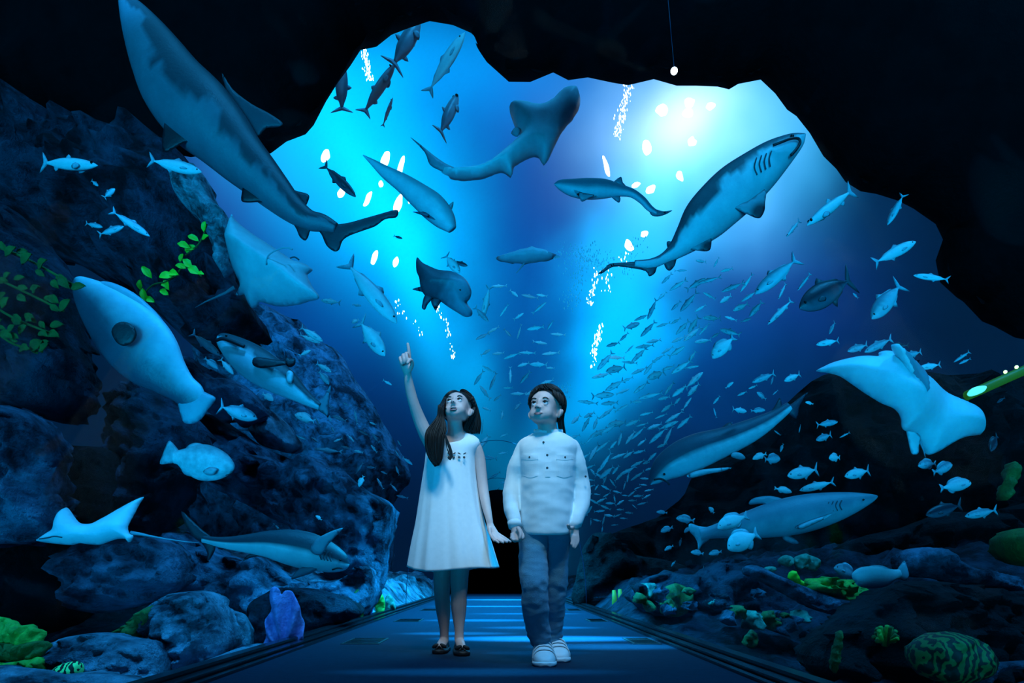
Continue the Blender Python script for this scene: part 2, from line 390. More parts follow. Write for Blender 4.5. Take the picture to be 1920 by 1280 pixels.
ROCKS = [
 # label, outline, D, thick, material, rough, step
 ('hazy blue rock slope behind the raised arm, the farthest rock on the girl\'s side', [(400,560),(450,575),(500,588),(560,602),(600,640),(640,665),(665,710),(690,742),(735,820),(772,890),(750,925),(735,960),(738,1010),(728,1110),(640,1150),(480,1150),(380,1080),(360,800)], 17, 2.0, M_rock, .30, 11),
 ('huge dark rock overhang beneath the black vault, above the leafy coral sprigs', [(-120,180),(0,186),(60,196),(110,222),(150,246),(220,270),(300,284),(345,300),(385,345),(415,400),(432,455),(438,520),(480,600),(430,640),(360,640),(300,590),(250,540),(170,500),(90,480),(0,470),(-120,470)], 9.5, 1.2, M_rockd, .28, 11),
 ('pale crusted ledge catching light below the pointed-nosed silver fish', [(322,322),(345,318),(372,322),(395,352),(410,385),(428,405),(435,450),(437,500),(420,520),(400,470),(385,430),(362,400),(335,372),(322,345)], 8.2, .25, M_rockw, .10, 5),
 ('dark cliff rock at the picture edge with dim leafy coral in front', [(-120,370),(0,388),(35,400),(70,432),(100,475),(125,520),(138,570),(140,620),(150,660),(158,690),(152,735),(130,768),(100,790),(60,770),(20,760),(-120,750)], 5.2, .5, M_rockd, .14, 6),
 ('rounded blue-grey boulder at the picture edge, above the ruffled green coral', [(-120,765),(0,763),(30,765),(62,778),(90,805),(103,845),(101,890),(96,940),(98,985),(60,1010),(0,1020),(-120,1020)], 4.6, .45, M_rock, .10, 5),
 ('black rock column standing behind the small eagle ray', [(-120,975),(0,985),(60,1000),(100,985),(120,870),(126,848),(160,838),(205,842),(216,866),(218,930),(205,980),(178,1040),(160,1110),(150,1170),(100,1200),(0,1200),(-120,1200)], 5.6, .5, M_rockdd, .12, 8),
 ('flat-topped black rock block with a crusted rim under the big blurred fish', [(208,752),(216,738),(240,729),(270,728),(305,733),(330,745),(345,770),(385,800),(392,850),(370,900),(330,960),(300,1020),(240,1050),(205,1010),(200,930),(209,860)], 6.2, .5, M_rockd, .12, 6),
 ('craggy log-shaped rock ridge behind the tail of the big blurred fish', [(338,700),(345,686),(372,684),(410,700),(445,716),(475,735),(492,756),(500,775),(480,788),(455,800),(440,790),(420,792),(400,775),(370,755),(345,730)], 8.2, .4, M_rock, .12, 4),
 ('wedge of pale rock between the log-shaped ridge and the deep slope', [(480,800),(492,775),(512,772),(535,790),(550,812),(560,835),(545,850),(520,845),(495,838),(478,822)], 9.0, .3, M_rockl, .12, 4),
 ('long sloping rock shelf running down towards the purple sea fan', [(385,800),(410,780),(440,800),(480,830),(520,850),(560,860),(610,862),(640,880),(668,905),(700,925),(735,945),(738,985),(726,1040),(722,1095),(700,1120),(650,1110),(600,1060),(560,1000),(500,960),(440,930),(395,890),(375,840)], 8.6, .7, M_rock, .24, 7),
 ('low lumpy rock mound below the reef shark', [(300,1020),(330,990),(370,1000),(410,1035),(440,1040),(470,1050),(500,1045),(560,1090),(640,1085),(690,1060),(700,1100),(690,1150),(640,1175),(560,1190),(480,1190),(400,1150),(330,1110),(290,1070)], 6.4, .5, M_rock, .18, 6),
 ('blue pitted rock face under the small eagle ray', [(150,1080),(160,1040),(200,1000),(250,1000),(310,1010),(345,1040),(350,1090),(310,1120),(250,1140),(180,1150),(140,1130)], 5.4, .4, M_rock, .12, 6),
 ('pale pitted boulder in front of the low mound, beside the mossy green patch', [(290,1160),(305,1125),(340,1108),(385,1105),(410,1120),(425,1160),(430,1200),(410,1245),(360,1275),(310,1280),(280,1240),(275,1200)], 3.9, .28, M_rockl, .09, 4),
 ('smooth pale rock slab at the bottom edge behind the ruffled green coral', [(80,1225),(110,1200),(150,1190),(200,1185),(240,1195),(285,1200),(310,1240),(300,1300),(180,1330),(60,1330)], 3.5, .22, M_rockl, .06, 4),
 ('small pale rock beside the purple sea fan', [(415,1160),(430,1145),(455,1150),(468,1175),(470,1212),(440,1225),(412,1210)], 4.4, .15, M_rockl, .06, 4),
 ('dark rock ledge in front of the low mound, behind the purple sea fan', [(470,1140),(500,1110),(560,1100),(620,1110),(665,1130),(680,1150),(640,1170),(570,1195),(500,1215),(470,1200)], 5.4, .25, M_rockd, .10, 5),
 ('pale rough rock lying along the walkway edge in front of the purple sea fan', [(300,1262),(340,1246),(400,1232),(455,1212),(490,1206),(505,1222),(470,1240),(420,1262),(360,1290),(300,1320),(270,1300)], 3.75, .10, M_rockl, .04, 4),
 ('pale stony ground patch at the very corner under the ruffled green coral', [(-60,1262),(60,1252),(130,1262),(250,1270),(330,1290),(300,1400),(-60,1400)], 3.0, .2, M_rockl, .05, 5),
 # boy's side
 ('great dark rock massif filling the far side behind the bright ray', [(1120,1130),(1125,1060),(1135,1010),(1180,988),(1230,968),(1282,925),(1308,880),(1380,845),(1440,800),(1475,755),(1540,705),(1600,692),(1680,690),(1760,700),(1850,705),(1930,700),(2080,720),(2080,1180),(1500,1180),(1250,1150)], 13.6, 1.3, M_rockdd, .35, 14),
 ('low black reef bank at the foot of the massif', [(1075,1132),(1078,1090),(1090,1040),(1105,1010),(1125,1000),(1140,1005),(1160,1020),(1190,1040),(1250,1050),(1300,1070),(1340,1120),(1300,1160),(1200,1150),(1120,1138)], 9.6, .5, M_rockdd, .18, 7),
 ('dark jumbled reef mound with leafy coral behind the blue walkway edge', [(1180,1120),(1200,1085),(1250,1070),(1290,1080),(1330,1060),(1390,1050),(1440,1080),(1500,1110),(1560,1150),(1590,1200),(1520,1225),(1420,1215),(1320,1180),(1220,1160)], 6.8, .5, M_rockd, .20, 6),
 ('long mottled rock limb sloping away under the pale grouper', [(1395,1062),(1420,1060),(1460,1078),(1510,1100),(1560,1120),(1592,1150),(1570,1155),(1530,1145),(1480,1120),(1430,1092),(1400,1078)], 5.4, .12, M_rock, .05, 3),
 ('thick mossy rock limb rising behind the pale grouper', [(1680,1040),(1710,1028),(1750,1032),(1790,1052),(1840,1068),(1890,1082),(1925,1100),(2000,1120),(2000,1150),(1925,1130),(1860,1112),(1800,1100),(1750,1085),(1700,1080),(1680,1065)], 5.0, .16, M_rock, .06, 3),
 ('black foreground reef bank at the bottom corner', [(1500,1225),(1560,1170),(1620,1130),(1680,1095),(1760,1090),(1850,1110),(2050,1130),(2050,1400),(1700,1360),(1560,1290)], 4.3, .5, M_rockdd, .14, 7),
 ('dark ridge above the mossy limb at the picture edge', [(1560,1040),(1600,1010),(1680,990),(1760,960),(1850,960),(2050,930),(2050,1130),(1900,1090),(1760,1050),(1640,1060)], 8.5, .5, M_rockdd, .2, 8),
 ('small pale rock stub at the bottom corner', [(1835,1268),(1850,1246),(1880,1240),(1925,1238),(1960,1245),(1960,1256),(1900,1254),(1862,1262),(1845,1300),(1832,1300)], 3.2, .05, M_rock, .02, 3),
]
for i, (lb, ol, D, T, m, rg, st) in enumerate(ROCKS):
    o = pillow('reef_rock', ol, D, T, m, None, step=st, smooth=3, rough=rg, rscale=1.3*9/D if D < 9 else 1.1, seed=i+3, power=.6)
    tag(center_origin(o), lb, 'rock')

# ------------------------------------------------------------------ haze of the deep water beyond the cave mouth
hz = bpy.data.materials.new('deep_water'); hz.use_nodes = True; ht = hz.node_tree; ht.nodes.clear()
vs_ = ht.nodes.new('ShaderNodeVolumeScatter'); vs_.inputs['Color'].default_value = (.55, .9, 1, 1); vs_.inputs['Density'].default_value = .003; vs_.inputs['Anisotropy'].default_value = .5
ho = ht.nodes.new('ShaderNodeOutputMaterial'); ht.links.new(vs_.outputs[0], ho.inputs['Volume'])
prof = [(-30, -1), (-1.45, -1)]+[(-.06-1.39*cos(pi*k/16), 2.42*sin(pi*k/16)) for k in range(17)]+[(1.33, -1), (30, -1), (30, 30), (-30, 30)]
vs = [Vector((x, y, z)) for y in (11.2, 34) for x, z in prof]; n_ = len(prof)
fs = [[n_+i, n_+(i+1) % n_, (i+1) % n_, i] for i in range(n_)]+[list(range(n_)), [n_+i for i in range(n_)][::-1]]
tag(mesh('water_haze', vs, fs, hz, smooth=False), 'blue haze of the deep water', kind='stuff')

for loc, tg, e, sz in (((-1.6, 2.2, 3.2), (-1.9, 3.7, .1), 260, 50), ((-1.9, 4.5, 5), (-2.6, 6.8, .8), 380, 60), ((-3.2, 5.0, 6.5), (-4.0, 8.4, 5.2), 260, 30), ((-2.0, 12.6, 8.5), (-4.5, 16, 4.5), 1100, 60), ((1.8, 3.6, 4), (2.8, 5.4, .3), 160, 60)):
    spot('reef_floodlight', loc, tg, e, (.01, .38, 1.0), sz, 1, .2)

# ------------------------------------------------------------------ animals of the tank
def skin(name, a, b, scale=10, rough=.45, bump=.15): return mat(name, a, rough, b, scale, 8, bump, 40, attr=True, spec=.5, contrast=.4)
M_shark = skin('shark_skin', (.75, .78, .8), (1, 1, 1), 6)
M_fish = skin('fish_skin', (.8, .85, .88), (1, 1, 1), 14, .35)
M_spot = skin('spotted_fish_skin', (.45, .5, .52), (1, 1, 1), 16, .4)
M_eye = mat('eye_black', (.004, .004, .006), .15)
M_mouth = mat('mouth_dark', (.012, .014, .02), .5)
M_gill = mat('gill_line', (.05, .07, .09), .6)
def sst(a, b, x):
    t = max(0, min(1, (x-a)/(b-a))); return t*t*(3-2*t)
def mixc(a, b, t): return tuple(x+(y-x)*t for x, y in zip(a, b))
def body(name, spine, D, m, parent, ratio=.8, dorsal=1, dark=(.05, .07, .09), pale=(.75, .8, .82), edge=0.0, soft=.15, blotch=.35, n=22, sub=5, view=0.0, end=.2):
    """a tapering animal body along a spine of (px, py, half width px[, depth offset m]); dorsal=+1: the back lies to the left-hand
    normal of travel; view tilts the back towards (+) or away from (-) the viewer; edge moves the colour boundary"""
    sp = [tuple(p)+(0,)*(4-len(p)) for p in spine]; sp = catmull(sp, sub, False)
    rings, cols = [], []; N = len(sp)
    for i, (px, py, hw, dd) in enumerate(sp):
        hw = max(hw, .4)
        a, b = sp[max(i-1, 0)], sp[min(i+1, N-1)]
        tx, ty = b[0]-a[0], b[1]-a[1]; L = math.hypot(tx, ty) or 1; nx, ny = ty/L*dorsal, -tx/L*dorsal
        w = hw/FPX*D; ring, cc = [], []
        for k in range(n):
            th = 2*pi*k/n; c, s = cos(th), sin(th)
            q = P(px+nx*hw*c, py+ny*hw*c, D); q.y += dd-s*w*ratio
            ring.append(q)
            up = c*cos(view)+s*sin(view)     # +1 on the back
            nn = noise.fractal(Vector((q.x*4, q.y*4, q.z*4)), 1, 2, 5)
            cc.append(mixc(pale, dark, sst(edge-soft, edge+soft, up+blotch*nn)))
        rings.append(ring); cols.append(cc)
    return loft(name, rings, m, parent, True, cols)
def fin(name, outline, D, parent, col, tip=None, T=.012, step=5, dd=0.0, m=None, bend=None):
    xs = [p[0] for p in outline]; sz = max(max(xs)-min(xs), max(p[1] for p in outline)-min(p[1] for p in outline))
    def cf(x, y, s, d):
        if tip is None: return col
        (tx, ty), r, c2 = tip
        return mixc(c2, col, sst(r*.5, r, math.hypot(x-tx, y-ty)))
    bb = (lambda x, y: dd+(bend(x, y) if bend else 0))
    return pillow(name, outline, D, T, m or M_shark, parent, step=max(2.2, min(step, sz/5)), bend=bb, color=cf, smooth=3)
def eyeball(px, py, D, r, parent, dy=0.0, name='eye', m=None):
    import bmesh
    bm = bmesh.new(); bmesh.ops.create_uvsphere(bm, u_segments=10, v_segments=8, radius=r)
    me = bpy.data.meshes.new(name); bm.to_mesh(me); bm.free(); me.transform(Matrix.Translation(P(px, py, D, dy)))
    o = link(name, me, m or M_eye); return rebase(o, parent)
def pxline(name, pts, D, rad, parent, dy, m=None):
    return tube(name, [P(x, y, D, dy if len(p) == 0 else dy+p[0]) for x, y, *p in catmull(pts, 3, False)], rad, m or M_gill, parent, 6)
DK, PL, MD = (.035, .05, .065), (.80, .86, .88), (.25, .32, .36)

# A: huge sand tiger seen from below, in front of the black vault
r = thing('shark', P(440, 230, 6.6), 'huge shark with blotched pale belly and long dark tail, against the black vault', 'shark', None)
body('body', [(228,-12,8),(250,25,26),(275,70,42),(300,115,54),(330,165,64),(372,212,68),(412,252,60),(448,292,50),(482,326,42),(515,360,34),(548,392,25),(578,412,19),(605,418,16),(630,428,10)], 6.6, M_shark, r, .8, 1, DK, (.13,.19,.23), -.02, .07, .55, view=-.15, sub=6, n=32)
fin('pectoral_fin', [(330,196),(346,186),(392,238),(424,270),(404,281),(372,279),(352,284),(336,294),(318,299),(316,270),(322,235)], 6.6, r, (.12,.17,.2), ((322,290), 62, (.01,.015,.02)), dd=-.12)
fin('pectoral_fin', [(412,130),(432,160),(468,188),(500,205),(527,224),(518,232),(496,234),(478,250),(452,232),(430,195)], 6.6, r, (.05,.07,.09), dd=.05)
fin('pelvic_fin', [(455,318),(470,345),(500,378),(512,385),(490,384),(468,385),(456,381),(458,360),(460,335)], 6.6, r, (.05,.065,.08), ((458,372), 45, (.01,.015,.02)), dd=-.05)
fin('dorsal_fin', [(540,350),(556,353),(574,358),(577,366),(570,382),(560,392),(546,372)], 6.6, r, (.03,.045,.06), dd=.05)
fin('anal_fin', [(545,405),(556,430),(562,444),(572,451),(578,444),(582,432),(592,426),(580,408)], 6.6, r, (.03,.045,.06))
fin('tail_fin', [(588,408),(618,420),(650,418),(680,410),(712,401),(742,393),(747,399),(742,408),(722,411),(704,424),(682,432),(655,442),(642,452),(636,468),(626,471),(612,460),(603,440),(594,428)], 6.6, r, (.03,.045,.06))
# B: sand tiger with open jaw, belly and side to the viewer
r = thing('shark', P(1380, 360, 7.0), 'big shark nosing up beside the sun glare, mouth line and pale belly showing', 'shark')
bo = body('body', [(1510,251,1.5),(1497,262,14),(1476,277,24),(1448,298,34),(1415,326,42),(1380,355,47),(1348,384,46),(1320,412,42),(1294,442,30),(1268,468,17),(1245,484,10),(1220,494,9),(1190,494,6)], 7.0, M_shark, r, .8, -1, (.06,.09,.11), (.62,.72,.76), .30, .10, .45, sub=6, n=30, view=-.1)
fin('pectoral_fin', [(1392,392),(1412,378),(1426,370),(1424,395),(1423,409),(1416,422),(1407,423),(1393,417),(1376,409),(1366,402)], 7.0, r, (.30,.38,.42), ((1418,418), 30, (.03,.04,.05)), dd=-.15)
fin('pelvic_fin', [(1308,456),(1329,449),(1331,462),(1327,474),(1312,475),(1291,471),(1298,462)], 7.0, r, (.28,.36,.4), ((1327,472), 22, (.03,.04,.05)), dd=-.05)
fin('dorsal_fin', [(1275,441),(1262,452),(1252,452),(1250,458),(1254,470),(1262,476),(1274,464)], 7.0, r, (.06,.09,.11))
fin('anal_fin', [(1246,484),(1245,495),(1250,505),(1257,507),(1265,498),(1268,488),(1272,475),(1260,476)], 7.0, r, (.08,.11,.13))
fin('tail_fin', [(1140,496),(1150,493),(1180,491),(1215,488),(1236,484),(1240,494),(1232,501),(1228,512),(1217,518),(1210,508),(1180,502),(1150,500),(1128,513),(1122,512),(1134,502)], 7.0, r, (.06,.09,.11))
pxline('mouth', [(1437,292,-.15),(1452,288,-.17),(1468,281,-.16),(1484,277,-.13),(1489,283,-.12),(1482,296,-.13),(1470,310,-.15)], 7.0, .014, r, -.02, M_mouth)
for k in range(4): pxline('gill_slit', [(1432-k*9,306+k*4),(1428-k*9,320+k*5),(1430-k*8,334+k*5)], 7.0, .007, r, -.20)
eyeball(1478, 266, 7.0, .02, r, -.09)
# C: faint guitarfish high up
r = thing('guitarfish', P(950, 270, 14), 'pale hazy guitarfish with a broad triangular head curving above the middle of the tunnel', 'fish')
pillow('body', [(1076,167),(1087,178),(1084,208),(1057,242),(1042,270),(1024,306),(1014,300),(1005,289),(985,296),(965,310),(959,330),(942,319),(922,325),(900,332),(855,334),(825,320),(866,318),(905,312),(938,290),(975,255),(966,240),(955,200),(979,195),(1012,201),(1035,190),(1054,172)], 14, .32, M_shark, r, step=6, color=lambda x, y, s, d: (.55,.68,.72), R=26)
fin('tail_fin', [(769,257),(790,272),(812,290),(835,306),(858,318),(850,330),(828,321),(806,309),(796,285)], 14, r, (.2,.3,.35), T=.03)
fin('dorsal_fin', [(958,262),(966,250),(976,254),(970,268)], 14, r, (.3,.4,.45), T=.02, dd=-.2)
# D: small shark crossing in front of the glow
r = thing('shark', P(1150, 360, 12), 'slim grey shark with a curled tail swimming below the sun glare', 'shark')
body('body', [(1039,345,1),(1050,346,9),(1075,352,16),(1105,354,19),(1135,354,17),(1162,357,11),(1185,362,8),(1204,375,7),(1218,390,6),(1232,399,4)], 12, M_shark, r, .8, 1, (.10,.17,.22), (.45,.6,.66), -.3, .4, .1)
fin('pectoral_fin', [(1075,362),(1095,368),(1118,372),(1104,377),(1090,384),(1084,374)], 12, r, (.2,.3,.35), T=.02, dd=-.1)
fin('pelvic_fin', [(1143,364),(1162,368),(1161,380),(1150,373)], 12, r, (.14,.2,.25), T=.02)
fin('dorsal_fin', [(1150,344),(1164,331),(1168,342),(1176,352)], 12, r, (.12,.2,.25), T=.02)
fin('tail_fin', [(1216,386),(1230,392),(1245,396),(1261,394),(1248,402),(1232,406),(1220,402)], 12, r, (.12,.18,.22), T=.02)
# E: hazy shark diving to the right, haze put into its pale colours
r = thing('shark', P(770, 370, 11), 'hazy blue shark angling down between the white glare patches and the tunnel crown', 'shark')
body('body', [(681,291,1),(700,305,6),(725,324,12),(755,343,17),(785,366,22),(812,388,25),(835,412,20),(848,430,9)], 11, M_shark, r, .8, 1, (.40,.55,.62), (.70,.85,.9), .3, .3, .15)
fin('pectoral_fin', [(800,404),(788,403),(775,403),(788,408),(806,414),(818,418)], 11, r, (.08,.14,.2), T=.02, dd=-.1)
fin('pectoral_fin', [(835,392),(843,383),(850,378),(849,388),(843,400)], 11, r, (.3,.45,.5), T=.02)
fin('pelvic_fin', [(758,352),(762,366),(772,364),(780,358)], 11, r, (.1,.2,.25), T=.02)
# F: dark spotted ray
def ray(label, outline, D, T, col_f, loc, tail=None, bend=None, step=5, name='stingray', m=None, R=None):
    r = thing(name, P(*loc, D), label, 'ray')
    pillow('body', outline, D, T, m or M_shark, r, step=step, bend=bend, color=col_f, R=R, smooth=4, power=.7)
    if tail: tube('tail', [P(x, y, D, (bend(x, y) if bend else 0)) for x, y in catmull(tail, 4, False)], [max(.0025, .016*(1-i/(len(tail)*4-3))) for i in range((len(tail)-1)*4+1)], m or M_shark, r, 8, None)
    return r
# tails carry no colour layer, so they take a plain skin
M_tail = mat('ray_tail_skin', (.25, .34, .4), .5)
r = ray('dark rounded ray seen from below over the bright shaft, wing tip raised', [(781,480),(794,493),(824,508),(850,512),(872,526),(884,548),(882,562),(876,570),(885,582),(884,591),(872,593),(858,586),(840,576),(824,566),(811,563),(797,557),(790,543),(787,525),(781,508)], 8.5, .16, lambda x, y, s, d: mixc((.05,.10,.13), (.22,.40,.48), sst(820, 880, x+.4*(y-540)+18*noise.noise(Vector((x/9., y/9., 0))))), (830,540), None, lambda x, y: -.10+.0022*abs((y-540)))
for ol in ([(797,541),(785,542),(774,546),(784,549),(792,551),(800,555)], [(803,553),(796,560),(793,572),(792,581),(798,584),(803,574),(812,562)], [(812,560),(809,568),(812,577),(818,586),(822,578),(828,566)]):
    fin('pelvic_fin', ol, 8.5, r, (.06,.10,.13), T=.02, dd=-.06)
pxline('mouth', [(852,548),(858,554),(866,556)], 8.5, .01, r, -.2, M_mouth)
# G: pale ray on the left
def cG(x, y, s, d): return mixc((.50,.64,.70), (.64,.78,.82), sst(-10, 12, d-6))
r = ray('large pale ray with pointed wings gliding above the dark reef, whip tail trailing', [(435,405),(441,412),(457,428),(484,448),(517,469),(551,492),(562,494),(574,497),(587,507),(586,514),(581,522),(586,535),(594,550),(608,572),(585,575),(562,577),(525,575),(500,568),(484,563),(476,569),(465,570),(458,560),(454,548),(444,548),(436,545),(444,538),(448,530),(443,516),(437,495),(434,455)], 7.4, .20, cG, (520,510), None, lambda x, y: .004*abs(((x-515)*.55-(y-510)*.83))-.2, R=60)
tube('tail', [P(x, y, 7.4, -.1) for x, y in [(446,546),(430,556),(410,565),(392,573),(374,583)]], [.02,.014,.010,.007,.003], M_tail, r, 8)
pxline('head_crease', [(521,525),(524,510),(540,499),(556,495),(568,498)], 7.4, .008, r, -.37, mat('crease', (.30,.45,.5), .6))
pxline('mouth', [(560,508),(568,506),(576,511)], 7.4, .008, r, -.30, M_gill)
# H: bright manta-like ray on the right
def cH(x, y, s, d):
    if s == 1: return (.06,.08,.10)
    g = .5*(1+noise.noise(Vector((x/60., y/60., 3))))
    return mixc((.80,.90,.92), (.66,.80,.86), g)
def bH(x, y):   # right wing folds back, body cups
    u = ((x-1700)*.92+(y-740)*.38)/150
    return .20*u*u*(1 if u < 0 else .9)-.10+(.10*sst(-.1, .45, u)-.12*sst(.45, 1.05, u))
r = ray('big bright ray banking with its pale underside to the viewer, wings spread wide', [(1548,684),(1560,677),(1576,671),(1606,667),(1625,668),(1640,671),(1641,665),(1648,662),(1659,663),(1674,670),(1687,683),(1692,696),(1715,706),(1749,717),(1797,738),(1842,759),(1860,774),(1868,788),(1869,804),(1850,810),(1824,815),(1805,822),(1786,833),(1770,843),(1752,850),(1742,846),(1734,834),(1722,819),(1708,812),(1694,811),(1685,812),(1676,805),(1673,790),(1662,774),(1640,762),(1625,750),(1610,736),(1594,718),(1580,702),(1564,692)], 4.4, .11, cH, (1700,760), None, bH, step=5, R=55)
fin('pelvic_fin', [(1696,800),(1700,830),(1705,850),(1712,853),(1719,850),(1720,835),(1722,818)], 4.4, r, (.7,.82,.86), T=.012, dd=-.02)
tube('tail', [P(x, y, 4.4, 0) for x, y in [(1721,818),(1727,832),(1732,845),(1735,857)]], [.008,.006,.004,.002], M_tail, r, 8)
fin('head_fold', [(1655,668),(1664,668),(1676,680),(1688,694),(1699,705),(1709,722),(1712,738),(1709,750),(1703,751),(1694,738),(1684,722),(1676,702),(1664,690)], 4.4, r, (.22,.34,.42), T=.05, dd=-.16)
fin('cephalic_lobe', [(1642,665),(1652,662),(1662,668),(1672,690),(1682,712),(1678,716),(1668,700),(1655,682)], 4.4, r, (.75,.87,.9), T=.04, dd=-.17)
# I: small eagle ray
def cI(x, y, s, d): return (.78,.86,.90) if s == 0 else (.10,.12,.14)
r = ray('small eagle ray with wings raised in a V, swimming before the black rock column', [(68,1013),(76,1006),(86,999),(99,990),(98,975),(99,961),(104,953),(112,949),(121,955),(133,967),(149,980),(168,981),(182,973),(199,961),(216,948),(232,937),(244,930),(253,928),(249,942),(246,958),(242,976),(240,990),(243,1000),(250,1004),(247,1014),(240,1016),(234,1010),(217,1011),(200,1017),(187,1021),(165,1020),(150,1018),(138,1021),(124,1021),(104,1019),(86,1017)], 4.1, .055, cI, (160,990), None, lambda x, y: .0018*max(0, 985-y), step=4, R=24, name='eagle_ray')
tube('tail', [P(x, y, 4.1, .02) for x, y in [(242,998),(262,1001),(277,1004),(310,1010),(345,1015),(371,1017)]], [.012,.009,.006,.004,.003,.0015], M_tail, r, 8)
pxline('mouth', [(84,1011),(98,1009),(112,1006),(126,1008)], 4.1, .004, r, -.05, M_gill); eyeball(129, 989, 4.1, .008, r, -.045)
# J: spotted grouper
def fishfull(kind, label, bodyspine, D, fins, eye, m, dark, pale, edge=.35, cat='fish', ratio=.5, dorsal=1, soft=.3, blotch=.25, finc=None, view=0, group=None, mouth=None):
    r = thing(kind, P(bodyspine[len(bodyspine)//2][0], bodyspine[len(bodyspine)//2][1], D), label, cat, group)
    body('body', bodyspine, D, m, r, ratio, dorsal, dark, pale, edge, soft, blotch, view=view)
    for nm, ol in fins: fin(nm, ol, D, r, finc or mixc(dark, pale, .4), T=.006+.001*D, m=m, dd=-.002 if nm != 'pectoral_fin' else -bodyspine[len(bodyspine)//2][2]/FPX*D*ratio)
    if eye: eyeball(eye[0], eye[1], D, eye[2]/FPX*D, r, -bodyspine[1][2]/FPX*D*ratio*.85)
    if mouth: pxline('mouth', mouth, D, .0035*D/4, r, -bodyspine[1][2]/FPX*D*ratio*.5, M_mouth)
    return r
fishfull('grouper', 'plump mottled pale grouper with a fan tail, swimming above the small eagle ray', [(438,880,2),(434,878,12),(420,874,24),(400,870,32),(378,866,34),(356,862,27),(340,858,17),(332,857,13),(326,857,12)], 4.6,
 [('tail_fin', [(336,845),(319,826),(311,836),(305,852),(300,869),(316,869),(334,866),(340,858)]), ('dorsal_fin', [(345,850),(350,838),(358,832),(370,830),(384,834),(392,842),(370,846)]), ('anal_fin', [(340,880),(335,868),(345,868),(362,882),(360,893),(346,889)]), ('pectoral_fin', [(400,878),(415,882),(408,892),(396,893),(388,886)])],
 (424,868,2), M_spot, (.42,.52,.58), (.78,.88,.92), .6, finc=(.5,.62,.68), dorsal=-1, mouth=[(438,884),(432,889),(424,891)])
# K: reef shark bottom left
r = thing('shark', P(530, 1030, 5.4), 'grey reef shark with a bright white belly cruising low over the lumpy rock mound', 'shark')
body('body', [(655,1057,2),(648,1056,14),(630,1050,24),(605,1041,31),(575,1032,35),(540,1025,33),(505,1020,26),(470,1019,19),(435,1018,13),(405,1015,9),(380,1010,7)], 5.4, M_shark, r, .75, -1, (.035,.06,.08), (.90,.95,.96), .02, .08, .12, view=.05, sub=6)
fin('tail_fin', [(398,1008),(378,992),(360,975),(340,958),(348,985),(362,1006),(378,1018),(388,1035),(390,1052),(402,1034),(404,1020)], 5.4, r, (.03,.05,.065))
fin('dorsal_fin', [(530,998),(522,988),(512,980),(520,996),(524,1002),(545,1000)], 5.4, r, (.04,.06,.08))
fin('pectoral_fin', [(598,1040),(590,1030),(602,1012),(628,998),(650,992),(636,1008),(622,1024),(612,1040)], 5.4, r, (.22,.34,.4), dd=-.13)
fin('pectoral_fin', [(600,1062),(588,1074),(570,1080),(550,1086),(556,1074),(572,1062)], 5.4, r, (.2,.3,.36), dd=-.05)
fin('pelvic_fin', [(478,1034),(462,1042),(455,1052),(468,1046),(490,1040)], 5.4, r, (.05,.07,.09))
for k in range(4): pxline('gill_slit', [(628-k*6,1036-k),(625-k*6,1044-k),(628-k*6,1053-k)], 5.4, .005, r, -.115)
eyeball(642, 1050, 5.4, .009, r, -.07); pxline('mouth', [(646,1066),(636,1065),(626,1068)], 5.4, .006, r, -.06, M_mouth)
# L: shark left middle
r = thing('shark', P(500, 690, 6.6), 'two-toned shark with a dark back and open jaw, heading away from the girl\'s raised arm', 'shark')
body('body', [(408,630,2),(414,634,12),(432,648,22),(456,666,30),(482,684,33),(510,702,31),(538,720,26),(562,738,17),(582,752,11),(600,762,7)], 6.6, M_shark, r, .75, 1, (.03,.05,.065), (.62,.74,.8), .20, .08, .35, view=0, sub=6)
fin('pectoral_fin', [(487,682),(500,680),(525,684),(551,688),(545,694),(520,698),(500,700),(486,694)], 6.6, r, (.02,.03,.04), dd=-.17)
fin('dorsal_fin', [(536,670),(545,672),(553,671),(554,680),(550,686),(542,688),(530,680)], 6.6, r, (.02,.03,.04))
fin('pelvic_fin', [(548,700),(556,706),(553,724),(545,722),(542,708)], 6.6, r, (.7,.8,.85), dd=-.1)
fin('tail_fin', [(592,752),(602,748),(612,734),(620,722),(618,745),(616,768),(622,790),(610,778),(596,768)], 6.6, r, (.12,.2,.25))
pxline('mouth', [(415,646,-.09),(428,644,-.11),(442,648,-.12),(458,655,-.13),(470,660,-.13)], 6.6, .018, r, -.03, M_mouth); eyeball(432, 636, 6.6, .012, r, -.10)
# M: wedge-headed shark right middle
r = thing('guitarfish', P(1340, 850, 9), 'huge dark guitarfish with a white belly edge, diving past the boy\'s shoulder side', 'fish')
body('body', [(1219,908,2),(1226,898,12),(1248,876,26),(1280,858,33),(1315,843,33),(1352,830,28),(1390,815,24),(1425,798,19),(1455,780,13),(1480,762,9)], 9, M_shark, r, .7, 1, (.05,.09,.13), (.80,.90,.95), .0, .10, .12, view=.1, sub=6)
fin('pectoral_fin', [(1280,895),(1300,886),(1330,882),(1362,881),(1345,888),(1318,893),(1290,900)], 9, r, (.6,.75,.8), dd=-.2, T=.03)
fin('pelvic_fin', [(1370,850),(1385,852),(1393,862),(1382,864),(1366,858)], 9, r, (.5,.65,.7), dd=-.1, T=.02)
fin('dorsal_fin', [(1352,804),(1362,794),(1370,792),(1376,800),(1380,810),(1360,812)], 9, r, (.03,.05,.07), T=.03)
fin('dorsal_fin', [(1440,780),(1452,762),(1462,745),(1466,760),(1468,776),(1455,786)], 9, r, (.05,.08,.1), T=.03)
fin('tail_fin', [(1470,770),(1490,752),(1515,735),(1500,760),(1494,785),(1478,776)], 9, r, (.04,.06,.09), T=.03)
